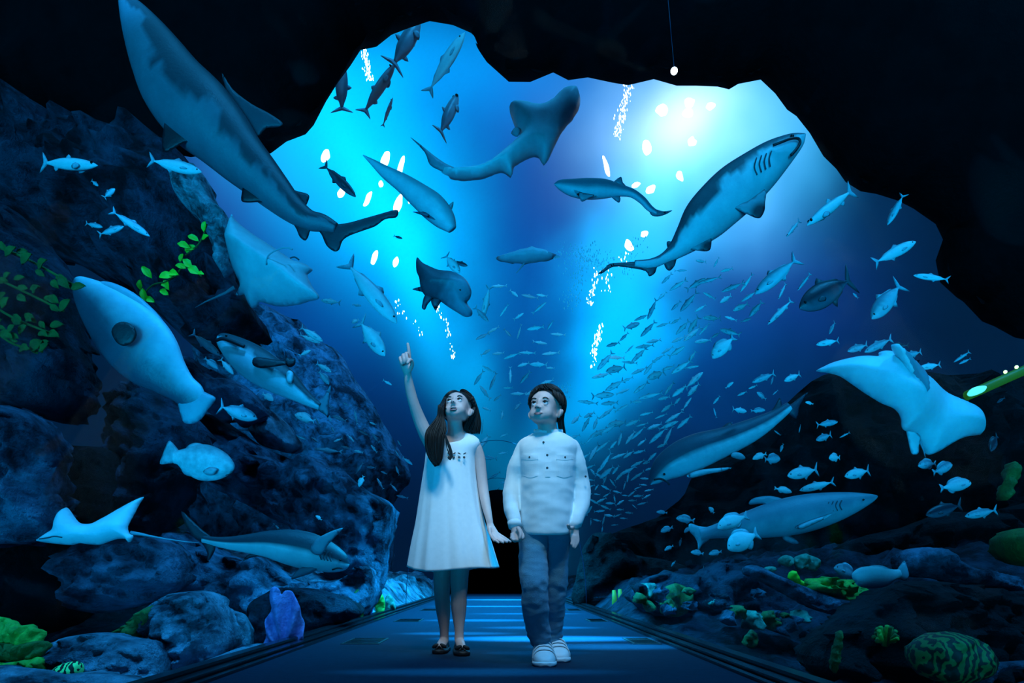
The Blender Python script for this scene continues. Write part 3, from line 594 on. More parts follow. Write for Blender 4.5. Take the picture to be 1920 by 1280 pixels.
pxline('mouth', [(1222,902),(1234,900),(1246,906),(1250,912)], 9, .012, r, -.14, M_mouth); eyeball(1240, 892, 9, .015, r, -.16)
# N: big-bodied shark right low
r = thing('shark', P(1460, 970, 6.8), 'pale bulky shark with forked tail swimming right above the coral reef bank', 'shark')
body('body', [(1645,930,2),(1632,934,9),(1600,942,20),(1562,951,29),(1520,960,35),(1480,968,36),(1440,976,32),(1400,984,25),(1360,992,17),(1332,998,12),(1312,1002,11)], 6.8, M_shark, r, .75, -1, (.17,.28,.34), (.38,.54,.60), -.2, .4, .30, view=.1, sub=6)
fin('tail_fin', [(1330,990),(1310,986),(1296,981),(1291,985),(1293,996),(1302,1006),(1308,1018),(1309,1032),(1318,1020),(1332,1008)], 6.8, r, (.3,.44,.5))
fin('dorsal_fin', [(1470,938),(1450,930),(1430,930),(1412,934),(1404,942),(1408,946),(1430,944),(1446,952)], 6.8, r, (.2,.32,.38))
fin('pectoral_fin', [(1480,990),(1500,980),(1530,970),(1545,966),(1530,976),(1505,988),(1490,994)], 6.8, r, (.45,.6,.66), dd=-.16)
fin('pelvic_fin', [(1470,1004),(1485,1006),(1498,1018),(1482,1018),(1468,1010)], 6.8, r, (.3,.44,.5))
for k in range(4): pxline('gill_slit', [(1568-k*8,940+k),(1564-k*8,949+k),(1568-k*8,958+k)], 6.8, .006, r, -.115)
eyeball(1612, 938, 6.8, .010, r, -.07)
# O: large blurred fish, upper left
r = thing('giant_grouper', P(260, 640, 4.9), 'very large pale blue fish with a dark round blotch, flared tail over the flat-topped rock', 'fish')
body('body', [(140,522,3),(146,528,14),(166,550,32),(195,580,48),(228,614,60),(262,648,64),(292,680,56),(318,706,40),(342,728,29),(362,744,26),(376,756,14)], 4.9, M_fish, r, .4, 1, (.60,.78,.86), (.05,.10,.14), .35, .65, .30, view=0.1, sub=6)  # backlight painted in as a bright upper edge over a dark side
fin('tail_fin', [(330,712),(345,708),(362,722),(385,735),(404,745),(400,756),(390,768),(378,785),(362,794),(345,792),(338,775),(332,750)], 4.9, r, (.34,.52,.62), T=.03)
fin('dorsal_fin', [(180,532),(205,528),(250,548),(290,582),(318,618),(332,650),(326,668),(300,640),(250,590),(200,556)], 4.9, r, (.35,.55,.65), T=.03)
fin('side_blotch', [(232,636),(240,622),(256,618),(272,626),(278,642),(270,656),(254,662),(240,654)], 4.9, r, (.015,.03,.035), T=.012, dd=-.155)

# ------------------------------------------------------------------ smaller fish: prototypes along +X, one unit long
def proto_body(prof, m, thick=.42, dark=(.06,.10,.13), pale=(.75,.85,.90), line=.2):
    """prof: (x, half height, z offset)"""
    pr = catmull(prof, 3, False); rings, cols = [], []
    for x, h, z in pr:
        h = max(h, .004)
        rings.append([Vector((x, sin(2*pi*k/14)*h*thick, z+cos(2*pi*k/14)*h)) for k in range(14)])
        cols.append([mixc(pale, dark, sst(line-.3, line+.35, cos(2*pi*k/14)+.25*noise.noise(Vector((x*14, k, h*30))))) for k in range(14)])
    return rings, cols
def flat_part(ol, T=.006, y=0.0):
    pts = catmull(ol, 2); n = len(pts); c = (sum(p[0] for p in pts)/n, sum(p[1] for p in pts)/n)
    vs = [Vector((p[0], y, p[1])) for p in pts]+[Vector((c[0]+(p[0]-c[0])*.5, y+T, c[1]+(p[1]-c[1])*.5)) for p in pts]+[Vector((c[0]+(p[0]-c[0])*.5, y-T, c[1]+(p[1]-c[1])*.5)) for p in pts]
    fs = []
    for i in range(n):
        j = (i+1) % n; fs += [(i, j, n+j, n+i), (i, 2*n+i, 2*n+j, j)]
    fs += [[n+i for i in range(n)], [2*n+i for i in range(n)][::-1]]
    return vs, fs
KINDS = {
 'jack': dict(prof=[(.5,.002,-.005),(.47,.03,-.002),(.38,.075,0),(.25,.108,0),(.08,.12,0),(-.1,.10,0),(-.25,.062,0),(-.36,.022,0),(-.40,.018,0)], thick=.5,
    fins={'tail_fin':[(-.38,.012),(-.44,.09),(-.52,.16),(-.47,.03),(-.455,0),(-.47,-.03),(-.52,-.16),(-.44,-.09),(-.38,-.012)],'dorsal_fin':[(.12,.10),(.04,.17),(-.02,.12),(-.24,.08),(-.26,.05),(0,.08)],'anal_fin':[(-.02,-.10),(-.08,-.17),(-.13,-.11),(-.26,-.07),(-.26,-.04),(-.1,-.08)]}),
 'snapper': dict(prof=[(.5,.002,-.03),(.46,.06,-.02),(.36,.125,0),(.2,.175,.005),(.02,.18,.005),(-.14,.14,0),(-.27,.075,0),(-.36,.04,0),(-.40,.036,0)], thick=.42,
    fins={'tail_fin':[(-.37,.03),(-.45,.10),(-.52,.13),(-.485,.03),(-.475,0),(-.485,-.03),(-.52,-.13),(-.45,-.10),(-.37,-.03)],'dorsal_fin':[(.24,.15),(.12,.23),(-.05,.22),(-.22,.17),(-.28,.06),(-.05,.12)],'anal_fin':[(-.02,-.15),(-.12,-.22),(-.24,-.15),(-.28,-.06),(-.12,-.10)]}),
 'slim': dict(prof=[(.5,.002,0),(.44,.02,0),(.34,.038,0),(.18,.052,0),(0,.055,0),(-.18,.045,0),(-.33,.022,0),(-.41,.012,0)], thick=.7,
    fins={'tail_fin':[(-.39,.01),(-.45,.06),(-.52,.10),(-.47,0),(-.52,-.10),(-.45,-.06),(-.39,-.01)],'dorsal_fin':[(.02,.05),(-.04,.09),(-.09,.045)],'anal_fin':[(-.18,-.04),(-.23,-.075),(-.28,-.03)]}),
}
M_fin = mat('fin_membrane', (.30,.42,.50), .5, (.5,.65,.72), 30)
M_findark = mat('dark_fin_membrane', (.05,.08,.10), .5)
PROTO = {}
def make_proto(kind, tone, parts):
    k = KINDS[kind]; dark, pale, line = {'silver': ((.45,.56,.60),(.95,.98,.99),.6), 'grey': ((.16,.26,.32),(.62,.74,.80),.3), 'dark': ((.015,.03,.045),(.10,.17,.22),-.2), 'pale': ((.55,.68,.74),(.9,.95,.97),.6)}[tone]
    rings, cols = proto_body(k['prof'], None, k['thick'], dark, pale, line)
    root = bpy.data.objects.new('fish', None); out = {}
    fm = M_findark if tone == 'dark' else M_fin
    b = loft('body', rings, M_fish, None, True, cols)
    if parts:
        b.parent = root
        for nm, ol in k['fins'].items():
            v_, f_ = flat_part(ol); o = mesh(nm, v_, f_, fm, root)
        for s in (-1, 1):
            h = [p[1] for p in k['prof']][1]
            import bmesh
            bm = bmesh.new(); bmesh.ops.create_uvsphere(bm, u_segments=8, v_segments=6, radius=.016)
            me = bpy.data.meshes.new('eye'); bm.to_mesh(me); bm.free(); me.transform(Matrix.Translation((.41, s*k['prof'][2][1]*k['thick']*.68, .018))); link('eye', me, M_eye, root)
            v_, f_ = flat_part([(.24,-.02),(.16,.0),(.10,-.03),(.13,-.06),(.22,-.045)], .004, s*k['prof'][3][1]*k['thick']*1.05); mesh('pectoral_fin', v_, f_, fm, root)
        for ch in list(root.children): COL.objects.unlink(ch)
        return root
    # tiny in the photo: body and fins in one mesh
    me = b.data; import bmesh
    bm = bmesh.new(); bm.from_mesh(me); cl = bm.verts.layers.float_color['Col']
    for nm, ol in k['fins'].items():
        v_, f_ = flat_part(ol); bv = [bm.verts.new(v) for v in v_]
        for v in bv: v[cl] = (*mixc(dark, pale, .6), 1)
        for f in f_: bm.faces.new([bv[i] for i in f])
    bm.to_mesh(me); bm.free(); me.polygons.foreach_set('use_smooth', [True]*len(me.polygons))
    COL.objects.unlink(b); return b
def get_proto(kind, tone, parts):
    key = (kind, tone, parts)
    if key not in PROTO: PROTO[key] = make_proto(*key)
    return PROTO[key]
frnd = random.Random(77)
def fish(head, tail, D, kind='jack', tone='silver', label=None, group=None, h=1.0, yaw=None, cat='fish', roll=0, name='fish'):
    px, py = (head[0]+tail[0])/2, (head[1]+tail[1])/2; L = math.dist(head, tail)/FPX*D
    parts = L*FPX/D > 34
    src = get_proto(kind, tone, parts)
    yaw = frnd.uniform(-.35, .35) if yaw is None else yaw
    xa = Vector((head[0]-tail[0], 0, -(head[1]-tail[1]))).normalized()
    xa = (xa*cos(yaw)+Vector((0, -1, 0))*sin(yaw)).normalized()
    up = Vector((0, 0, 1)); za = (up-xa*up.dot(xa))
    if za.length < .3: za = Vector((1, 0, .2)) if xa.z > 0 else Vector((1, 0, .2)); za = za-xa*za.dot(xa)
    za.normalize(); ya = za.cross(xa)
    M_ = Matrix((xa, ya, za)).transposed().to_4x4() @ Matrix.Rotation(roll, 4, 'X')
    Ls = L/max(.6, cos(yaw))
    M_ = Matrix.Translation(P(px, py, D)) @ M_ @ Matrix.Diagonal((Ls, Ls*h, Ls*h, 1))
    if parts:
        o = bpy.data.objects.new(name, None); COL.objects.link(o); o.empty_display_size = .05
        for ch in src.children:
            c = ch.copy(); COL.objects.link(c); c.parent = o
    else:
        o = src.copy(); o.name = name; COL.objects.link(o)
    o.matrix_world = M_
    return tag(o, label, cat, group)

F = [ # head, tail, D, kind, tone, height, label
 ((191,318),(70,297),5.6,'slim','silver',1.6,'long pointed-nosed silver fish high up before the dark overhang'),
 ((376,319),(282,303),6.4,'jack','silver',1.0,'silver fish just above the pale crusted ledge'),
 ((214,352),(196,372),5.4,'jack','grey',1.6,'small grey fish seen head-on below the pointed-nosed silver fish'),
 ((186,350),(170,337),5.4,'jack','grey',1.2,'tiny fish left of the head-on grey fish'),
 ((276,438),(214,400),5.6,'jack','grey',.8,'grey fish angled down in front of the dark overhang, above the coral sprigs'),
 ((232,424),(185,440),5.8,'jack','grey',1.1,'dim fish touching the tail of the angled grey fish'),
 ((193,426),(160,418),5.8,'jack','grey',1.1,'dim fish behind the pair beside the dark overhang'),
 ((668,371),(605,306),9,'jack','dark',.8,'dark fish among the white glare patches'),
 ((786,25),(738,135),17,'slim','grey',2.1,'dark torpedo-shaped fish hanging head-up at the top of the left shaft'),
 ((742,122),(680,210),17,'slim','grey',1.7,'dark fish curving down beneath the torpedo-shaped one'),
 ((640,112),(641,210),17,'slim','grey',2.2,'dark blunt fish pointing straight up beside the vault rim'),
 ((872,72),(800,165),22,'jack','silver',.9,'faint hazy jack high in the brightest blue'),
 ((858,165),(826,262),21,'slim','grey',1.9,'faint narrow fish below the hazy jack'),
 ((738,188),(716,232),20,'slim','grey',1.4,'faint small fish in the left shaft'),
 ((742,600),(652,497),8.4,'jack','silver',1.0,'deep-bodied jack with a shining back, nose down beside the pointing hand'),
 ((724,670),(672,598),8.2,'jack','silver',1.35,'silver jack just below the shining-backed jack'),
 ((862,512),(835,478),11,'jack','silver',1.6,'pale fish half behind the dark rounded ray'),
 ((877,500),(850,488),11,'jack','dark',1.1,'little dark fish above the nose of the dark rounded ray'),
 ((604,638),(565,615),8.4,'jack','silver',1.1,'upper fish of the pair beside the pale ray\'s wing'),
 ((600,642),(562,628),8.8,'jack','silver',.9,'lower fish of the pair beside the pale ray\'s wing'),
 ((582,655),(562,668),8.4,'jack','silver',1.2,'small fish turning under the pair by the pale ray'),
 ((622,698),(592,680),8.4,'jack','silver',1.1,'silver fish right of the two-toned shark\'s dorsal fin'),
 ((618,720),(598,696),8.6,'snapper','grey',1.0,'grey snapper below the silver fish by the two-toned shark'),
 ((410,664),(362,626),7.6,'jack','grey',1.0,'dim reddish-grey fish left of the two-toned shark\'s snout'),
 ((408,690),(385,672),7.0,'snapper','grey',1.1,'small round fish in front of the two-toned shark\'s throat'),
 ((436,700),(415,674),7.0,'jack','silver',1.3,'pale small fish hanging under the two-toned shark\'s throat'),
 ((480,783),(414,763),6.6,'jack','grey',1.5,'striped-looking grey fish resting against the log-shaped ridge'),
 ((553,776),(590,790),8.0,'snapper','silver',1.1,'small pale snapper between the two-toned shark\'s tail and the deep slope'),
 ((513,750),(492,738),7.8,'snapper','silver',1.3,'round pale fish under the two-toned shark\'s belly'),
 ((735,722),(718,712),9,'jack','silver',.9,'tiny fish left of the girl\'s raised forearm'),
 ((600,560),(640,570),10,'jack','silver',.9,'small silver fish off the pale ray\'s wing tip'),
 ((678,574),(660,570),10,'jack','silver',.9,'tiny fish between the pale ray and the shining-backed jack'),
 ((660,606),(672,598),9,'snapper','silver',1.3,'small bright fish at the silver jack\'s tail'),
 ((755,448),(738,441),10,'jack','dark',1.0,'tiny dark fish under the lowest white glare patch'),
 ((1508,428),(1604,350),9,'slim','silver',1.5,'long thin bright fish slanting beside the vault on the boy\'s side'),
 ((1472,447),(1502,410),10,'slim','silver',1.3,'shorter thin fish beside the long bright one'),
 ((1668,418),(1690,368),9.5,'jack','grey',1.0,'dim fish nose down under the black vault edge'),
 ((1718,452),(1638,494),8.6,'jack','silver',.95,'bright fish swimming up towards the notch in the vault'),
 ((1718,512),(1774,528),8.2,'jack','silver',.8,'big-eyed fish facing the middle, nearest to the vault notch'),
 ((1493,582),(1604,517),7.8,'jack','dark',1.5,'large dark jack with a bright back line, biggest on the boy\'s upper side'),
 ((1633,598),(1690,532),8.2,'jack','grey',1.6,'curved grey fish nosing straight down right of the dark jack'),
 ((1420,546),(1490,490),9,'jack','grey',1.2,'grey jack diving beyond the dark jack'),
 ((1440,608),(1484,563),10,'slim','silver',1.4,'thin bright fish slanting left of the dark jack'),
 ((1458,562),(1475,530),10,'slim','silver',1.3,'small upright thin fish above the slanting thin one'),
 ((1495,545),(1520,512),10.5,'slim','grey',1.3,'faint thin fish at the dark jack\'s head'),
 ((1336,668),(1374,634),8.8,'snapper','silver',1.35,'spotted round snapper alone in the deep blue right of the school'),
 ((1552,628),(1568,602),10,'jack','grey',1.0,'small fish slanting below the dark jack'),
 ((1533,644),(1570,640),9,'jack','silver',1.2,'small silver fish just above the bright ray\'s wing tip'),
 ((1586,660),(1630,644),9,'jack','grey',1.1,'first of the dim fish in the line above the bright ray'),
 ((1614,664),(1680,630),9,'jack','grey',.8,'longest of the dim fish in the line above the bright ray'),
 ((1668,648),(1706,646),10,'jack','dark',1.0,'dark fish behind the line above the bright ray'),
 ((1690,670),(1732,657),9,'jack','grey',1.0,'last of the dim fish in the line above the bright ray'),
 ((1722,690),(1764,683),8,'jack','silver',1.1,'silver fish just behind the bright ray\'s head'),
 ((1790,678),(1816,660),9.5,'slim','grey',1.6,'thin dim fish right of the line above the bright ray'),
 ((1798,682),(1820,672),9.8,'jack','grey',.8,'faint fish under the thin dim one'),
 ((1868,755),(1885,745),9,'jack','dark',1.0,'tiny dark fish beyond the bright ray\'s far wing'),
 ((1469,715),(1502,700),8.6,'jack','silver',1.3,'bright little fish left of the bright ray\'s wing tip'),
 ((1411,716),(1452,700),9.4,'jack','grey',1.1,'grey fish left of the bright little fish'),
 ((1444,722),(1452,702),9.4,'jack','grey',.9,'thin grey fish crossing behind the grey one'),
 ((1402,770),(1372,768),8.8,'jack','silver',1.3,'round-backed bright fish above the diving guitarfish'),
 ((1435,768),(1408,770),9.2,'snapper','grey',.9,'dim fish right of the round-backed bright one'),
 ((1450,773),(1430,780),9.2,'slim','silver',1.3,'bright sliver of a fish by the guitarfish\'s fin'),
 ((1572,790),(1530,797),7.8,'jack','grey',1.1,'grey fish under the bright ray\'s nearer wing'),
 ((1527,826),(1562,813),7.6,'jack','grey',1.3,'lower grey fish under the bright ray\'s nearer wing'),
 ((1575,820),(1592,811),8.4,'slim','grey',1.5,'thin shadowy fish behind the lower grey fish'),
 ((1552,858),(1577,857),7.4,'snapper','silver',1.5,'round fish with a bright eye above the two silver bream'),
 ((1472,893),(1538,878),7.2,'jack','silver',1.3,'left one of the two silver bream over the bulky shark'),
 ((1582,893),(1632,881),7.2,'jack','silver',1.5,'right one of the two silver bream over the bulky shark'),
 ((1503,918),(1560,904),7.4,'jack','silver',1.0,'slender fish touching the bulky shark\'s back'),
 ((1485,922),(1452,915),7.4,'snapper','silver',.9,'small fish left of the slender one on the bulky shark\'s back'),
 ((1410,860),(1438,850),7.8,'snapper','silver',1.0,'pale fish right of the guitarfish\'s fin'),
 ((1465,858),(1432,862),7.8,'snapper','grey',1.4,'pale fish paired with the one right of the guitarfish\'s fin'),
 ((1824,903),(1760,916),6.0,'snapper','silver',1.0,'large-eyed round fish beneath the bright ray'),
 ((1790,868),(1745,887),6.4,'snapper','grey',1.1,'dim round fish above the large-eyed one'),
 ((1718,872),(1758,868),6.6,'snapper','grey',1.2,'dim round fish left of the pair beneath the bright ray'),
 ((1852,845),(1874,815),6.6,'snapper','dark',1.5,'shadowy fish under the bright ray\'s far wing'),
 ((1728,966),(1812,945),6.4,'jack','dark',1.1,'long dark fish over the mossy limb'),
 ((1805,968),(1874,955),6.2,'jack','grey',1.0,'dim silvery fish right of the long dark one'),
 ((1344,988),(1402,966),6.3,'snapper','pale',1.2,'bright pale fish overlapping the bulky shark\'s tail'),
 ((1366,1026),(1418,1000),5.9,'snapper','pale',1.7,'brightest plump fish hanging under the bulky shark'),
 ((1268,970),(1302,976),7.6,'snapper','grey',1.1,'small fish left of the bulky shark\'s tail fin'),
 ((1282,998),(1296,988),7.8,'snapper','grey',1.1,'tiny fish under the small fish by the bulky shark\'s tail'),
 ((1238,996),(1262,988),8.2,'snapper','grey',1.1,'dim fish in front of the black massif'),
 ((1330,950),(1338,962),7.8,'snapper','silver',1.3,'tiny fish above the bulky shark\'s tail'),
 ((1330,1038),(1352,1034),7.4,'snapper','grey',1.1,'fish just below the bulky shark\'s tail lobe'),
 ((1296,1034),(1318,1038),7.4,'snapper','grey',1.1,'small fish left of the one below the tail lobe'),
 ((1560,1062),(1612,1080),6.0,'snapper','grey',1.2,'dim grouper right behind the pale one on the reef'),
 ((1600,548),(1608,560),9,'jack','grey',1.0,'tiny fish right below the dark jack\'s tail'),
 ((672,912),(682,892),8,'snapper','silver',1.2,'small round bright fish by the sloping shelf'),
 ((592,966),(603,975),7,'snapper','silver',1.1,'tiny fish above the reef shark\'s head'),
 ((590,842),(640,846),10,'jack','grey',.6,'dim thin fish over the sloping shelf'),
 ((622,778),(650,790),10.5,'jack','grey',.9,'dim fish right of the two-toned shark\'s tail'),
 ((905,595),(918,538),14,'jack','silver',.8,'upright silver fish right of the dark rounded ray'),
 ((916,604),(890,574),14,'jack','grey',.9,'hazy fish under the upright silver one'),
]
for hd, tl, D, kd, tn, hh, lb in F: fish(hd, tl, D, kd, tn, lb, None, hh)
fishfull('grouper', 'pale unmarked grouper with a rounded tail, resting above the long mottled limb', [(1600,1086,3),(1604,1084,13),(1616,1082,19),(1634,1082,21),(1652,1082,20),(1668,1079,14),(1680,1076,9),(1688,1074,8)], 4.8,
 [('tail_fin', [(1682,1068),(1690,1056),(1696,1051),(1701,1064),(1704,1078),(1698,1088),(1688,1086),(1682,1080)]), ('dorsal_fin', [(1622,1064),(1640,1059),(1660,1062),(1670,1070),(1645,1070)]), ('anal_fin', [(1640,1098),(1656,1096),(1668,1088),(1662,1100),(1648,1105)])],
 (1609,1080,1.4), M_fish, (.62,.75,.80), (.85,.92,.95), .6, finc=(.35,.5,.58), dorsal=1, ratio=.5)
# far ray gliding over the tunnel
r = thing('stingray', P(990, 480, 18), 'thin flat ray seen edge-on, hanging over the middle of the tunnel', 'ray')
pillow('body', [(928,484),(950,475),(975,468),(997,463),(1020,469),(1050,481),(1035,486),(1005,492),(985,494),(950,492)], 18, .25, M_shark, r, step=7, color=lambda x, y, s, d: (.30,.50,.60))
tube('tail', [P(x, y, 18) for x, y in [(985,490),(978,500),(968,512)]], [.03,.02,.008], M_tail, r, 6)
# the schools
def near(pt, lst, d): return any(math.dist(pt, q) < d for q in lst)
taken = [((a[0]+b[0])/2, (a[1]+b[1])/2) for a, b, *_ in F]
def school(n, poly, Lr, Dr, ang, spread, label, group, tones, dmin=16, kinds=('jack',), seed=1):
    R_ = random.Random(seed); xs = [p[0] for p in poly]; ys = [p[1] for p in poly]; c = 0; tries = 0
    while c < n and tries < 20000:
        tries += 1
        x, y = R_.uniform(min(xs), max(xs)), R_.uniform(min(ys), max(ys)); ins = False
        for i in range(len(poly)):
            (x0, y0), (x1, y1) = poly[i-1], poly[i]
            if (y0 > y) != (y1 > y) and x < (x1-x0)*(y-y0)/(y1-y0)+x0: ins = not ins
        if not ins or near((x, y), taken, dmin): continue
        taken.append((x, y)); L = R_.uniform(*Lr); a = math.radians(R_.gauss(ang, spread)); c += 1
        if R_.random() < .12: a += pi
        dx, dy = cos(a)*L/2, -sin(a)*L/2; D = R_.uniform(*Dr)
        fish((x-dx, y-dy), (x+dx, y+dy), D, R_.choice(kinds), R_.choice(tones), label, group, R_.uniform(.6, 1.1), yaw=R_.uniform(-.5, .5))
school(86, [(1075,790),(1090,740),(1130,680),(1180,640),(1250,590),(1330,620),(1310,700),(1290,790),(1230,850),(1190,900),(1120,890),(1070,850)], (20,44), (11,16), 32, 16,
 'silvery fish of the dense school between the boy\'s head and the deep blue', 'dense school beside the boy', ('pale','silver','silver'), 17, seed=4)
school(34, [(1140,640),(1200,590),(1260,500),(1330,480),(1400,520),(1420,580),(1380,620),(1300,640),(1220,700)], (20,42), (10,15), 30, 22,
 'small silver fish scattered above the dense school', 'loose fish above the dense school', ('silver','grey'), 24, seed=5)
school(56, [(1085,960),(1090,880),(1150,880),(1220,860),(1240,900),(1200,950),(1160,990),(1130,1000)], (12,22), (12,16), 20, 30,
 'tiny fish of the low shoal right of the boy\'s white sleeve', 'low shoal beside the boy', ('pale','silver'), 12, seed=6)
school(46, [(900,560),(960,520),(1030,560),(1050,640),(1040,720),(985,740),(960,800),(955,900),(920,930),(905,820),(895,700)], (16,34), (13,19), 15, 35,
 'small silver fish in the dark blue wedge between the two children', 'fish between the children', ('silver','pale','grey'), 22, seed=7)
school(26, [(560,760),(640,740),(720,800),(780,860),(760,960),(700,900),(620,840),(560,830)], (12,26), (9.5,12), -25, 40,
 'tiny dim fish drifting before the hazy rock slope', 'dim fish before the hazy slope', ('grey','silver'), 20, seed=8)
school(16, [(1380,700),(1500,720),(1560,760),(1480,840),(1380,880),(1330,760)], (14,24), (9,12), 10, 50,
 'tiny fish around the diving guitarfish', 'tiny fish around the guitarfish', ('grey','silver'), 22, kinds=('jack','snapper'), seed=9)
school(10, [(1240,960),(1300,940),(1330,1060),(1440,1050),(1420,1090),(1260,1060)], (12,22), (8,10), 10, 50,
 'tiny fish above the coral reef bank', 'tiny fish above the coral bank', ('grey',), 22, kinds=('snapper',), seed=10)

# ------------------------------------------------------------------ the two children
M_skin = mat('skin', (.66, .43, .40), .5, (.72, .48, .44), 30, 3, .05, 120, spec=.35, sss=.0)
M_hair = mat('dark_hair', (.006, .005, .005), .48, (.014, .011, .010), 60, spec=.35)
M_dress = mat('white_linen', (.80, .83, .84), .85, (.88, .90, .91), 40, 8, .08, 350, sheen=.2)
M_shirt = mat('white_cotton', (.82, .85, .86), .85, (.90, .92, .93), 30, 8, .08, 300, sheen=.2)
M_jeans = mat('denim', (.04, .15, .26), .8, (.13, .38, .52), 9, 10, .35, 260, sheen=.2, contrast=.7)
M_white = mat('white_leather', (.72, .76, .78), .45, (.82, .86, .88), 20)
M_dkshoe = mat('black_suede', (.008, .008, .012), .6)
M_lip = mat('lip', (.50, .22, .22), .4)
M_brow = mat('brow_hair', (.012, .009, .008), .7)
M_ewhite = mat('eye_white', (.75, .76, .78), .2)
M_button = mat('button', (.04, .05, .06), .35)
M_thread = mat('seam_thread', (.62, .68, .70), .8)
M_teeth = mat('teeth', (.8, .8, .78), .3)
import bmesh
def add_rings(bm, rings):
    n = len(rings[0]); vv = [[bm.verts.new(p) for p in r] for r in rings]
    for i in range(len(rings)-1):
        for j in range(n): bm.faces.new((vv[i][j], vv[i][(j+1) % n], vv[i+1][(j+1) % n], vv[i+1][j]))
    bm.faces.new(vv[0][::-1]); bm.faces.new(vv[-1])
def ell(bm, c, r, R=None, seg=20):
    g = bmesh.ops.create_uvsphere(bm, u_segments=seg, v_segments=seg//2+2, radius=1)
    for v in g['verts']:
        q = Vector((v.co.x*r[0], v.co.y*r[1], v.co.z*r[2]))
        if R is not None: q = R @ q
        v.co = q+Vector(c)
def limb(bm, pts, n=14, sub=5):
    """pts: (px, py, D, r px[, flatten])"""
    pp = [tuple(p)+(1.0,)*(5-len(p)) for p in pts]; pp = catmull(pp, sub, False)
    ps = [P(p[0], p[1], p[2]) for p in pp]; rs = [p[3]/FPX*p[2] for p in pp]
    rings = []
    base = tube_rings(ps, [(r, r*p[4]) for r, p in zip(rs, pp)], n)
    # rounded ends
    t0 = (ps[0]-ps[1]).normalized(); t1 = (ps[-1]-ps[-2]).normalized()
    def endcap(ring, c, t, r):
        return [[c+(v-c)*cos(a)+t*r*sin(a) for v in ring] for a in (.5, 1.0, 1.35)]
    rings = endcap(base[0], ps[0], t0, rs[0])[::-1]+base+endcap(base[-1], ps[-1], t1, rs[-1])
    add_rings(bm, rings)
def fuse(name, bm, voxel, m, parent, smooth=6, fac=.5, post=None, head=None):
    bmesh.ops.recalc_face_normals(bm, faces=bm.faces)
    me = bpy.data.meshes.new(name+'_raw'); bm.to_mesh(me); bm.free()
    o = bpy.data.objects.new(name, me); COL.objects.link(o)
    rm = o.modifiers.new('r', 'REMESH'); rm.mode = 'VOXEL'; rm.voxel_size = voxel; rm.use_smooth_shade = True
    sm = o.modifiers.new('s', 'SMOOTH'); sm.factor = fac; sm.iterations = smooth
    bpy.context.view_layer.update(); dg = bpy.context.evaluated_depsgraph_get()
    me2 = bpy.data.meshes.new_from_object(o.evaluated_get(dg)); me2.name = name
    COL.objects.unlink(o); bpy.data.objects.remove(o)
    if head is not None:     # even out the face, sparing nose, ears and neck
        bb = bmesh.new(); bb.from_mesh(me2); sel = []
        for v in bb.verts:
            q = head.loc(v.co)
            if q.length > .14 or q.z < -.085 or abs(q.x) > .064: continue
            if abs(q.x) < .017 and -.036 < q.z < .022 and q.y < -.066: continue
            sel.append(v)
        for _ in range(34): bmesh.ops.smooth_vert(bb, verts=sel, factor=.5, use_axis_x=True, use_axis_y=True, use_axis_z=True)
        bb.to_mesh(me2); bb.free()
    if post:
        me2.update(); nr = [v.normal.copy() for v in me2.vertices]
        for v, nn in zip(me2.vertices, nr): v.co = post(v.co.copy(), nn)
    me2.materials.clear()
    o2 = link(name, me2, m); return rebase(o2, parent)

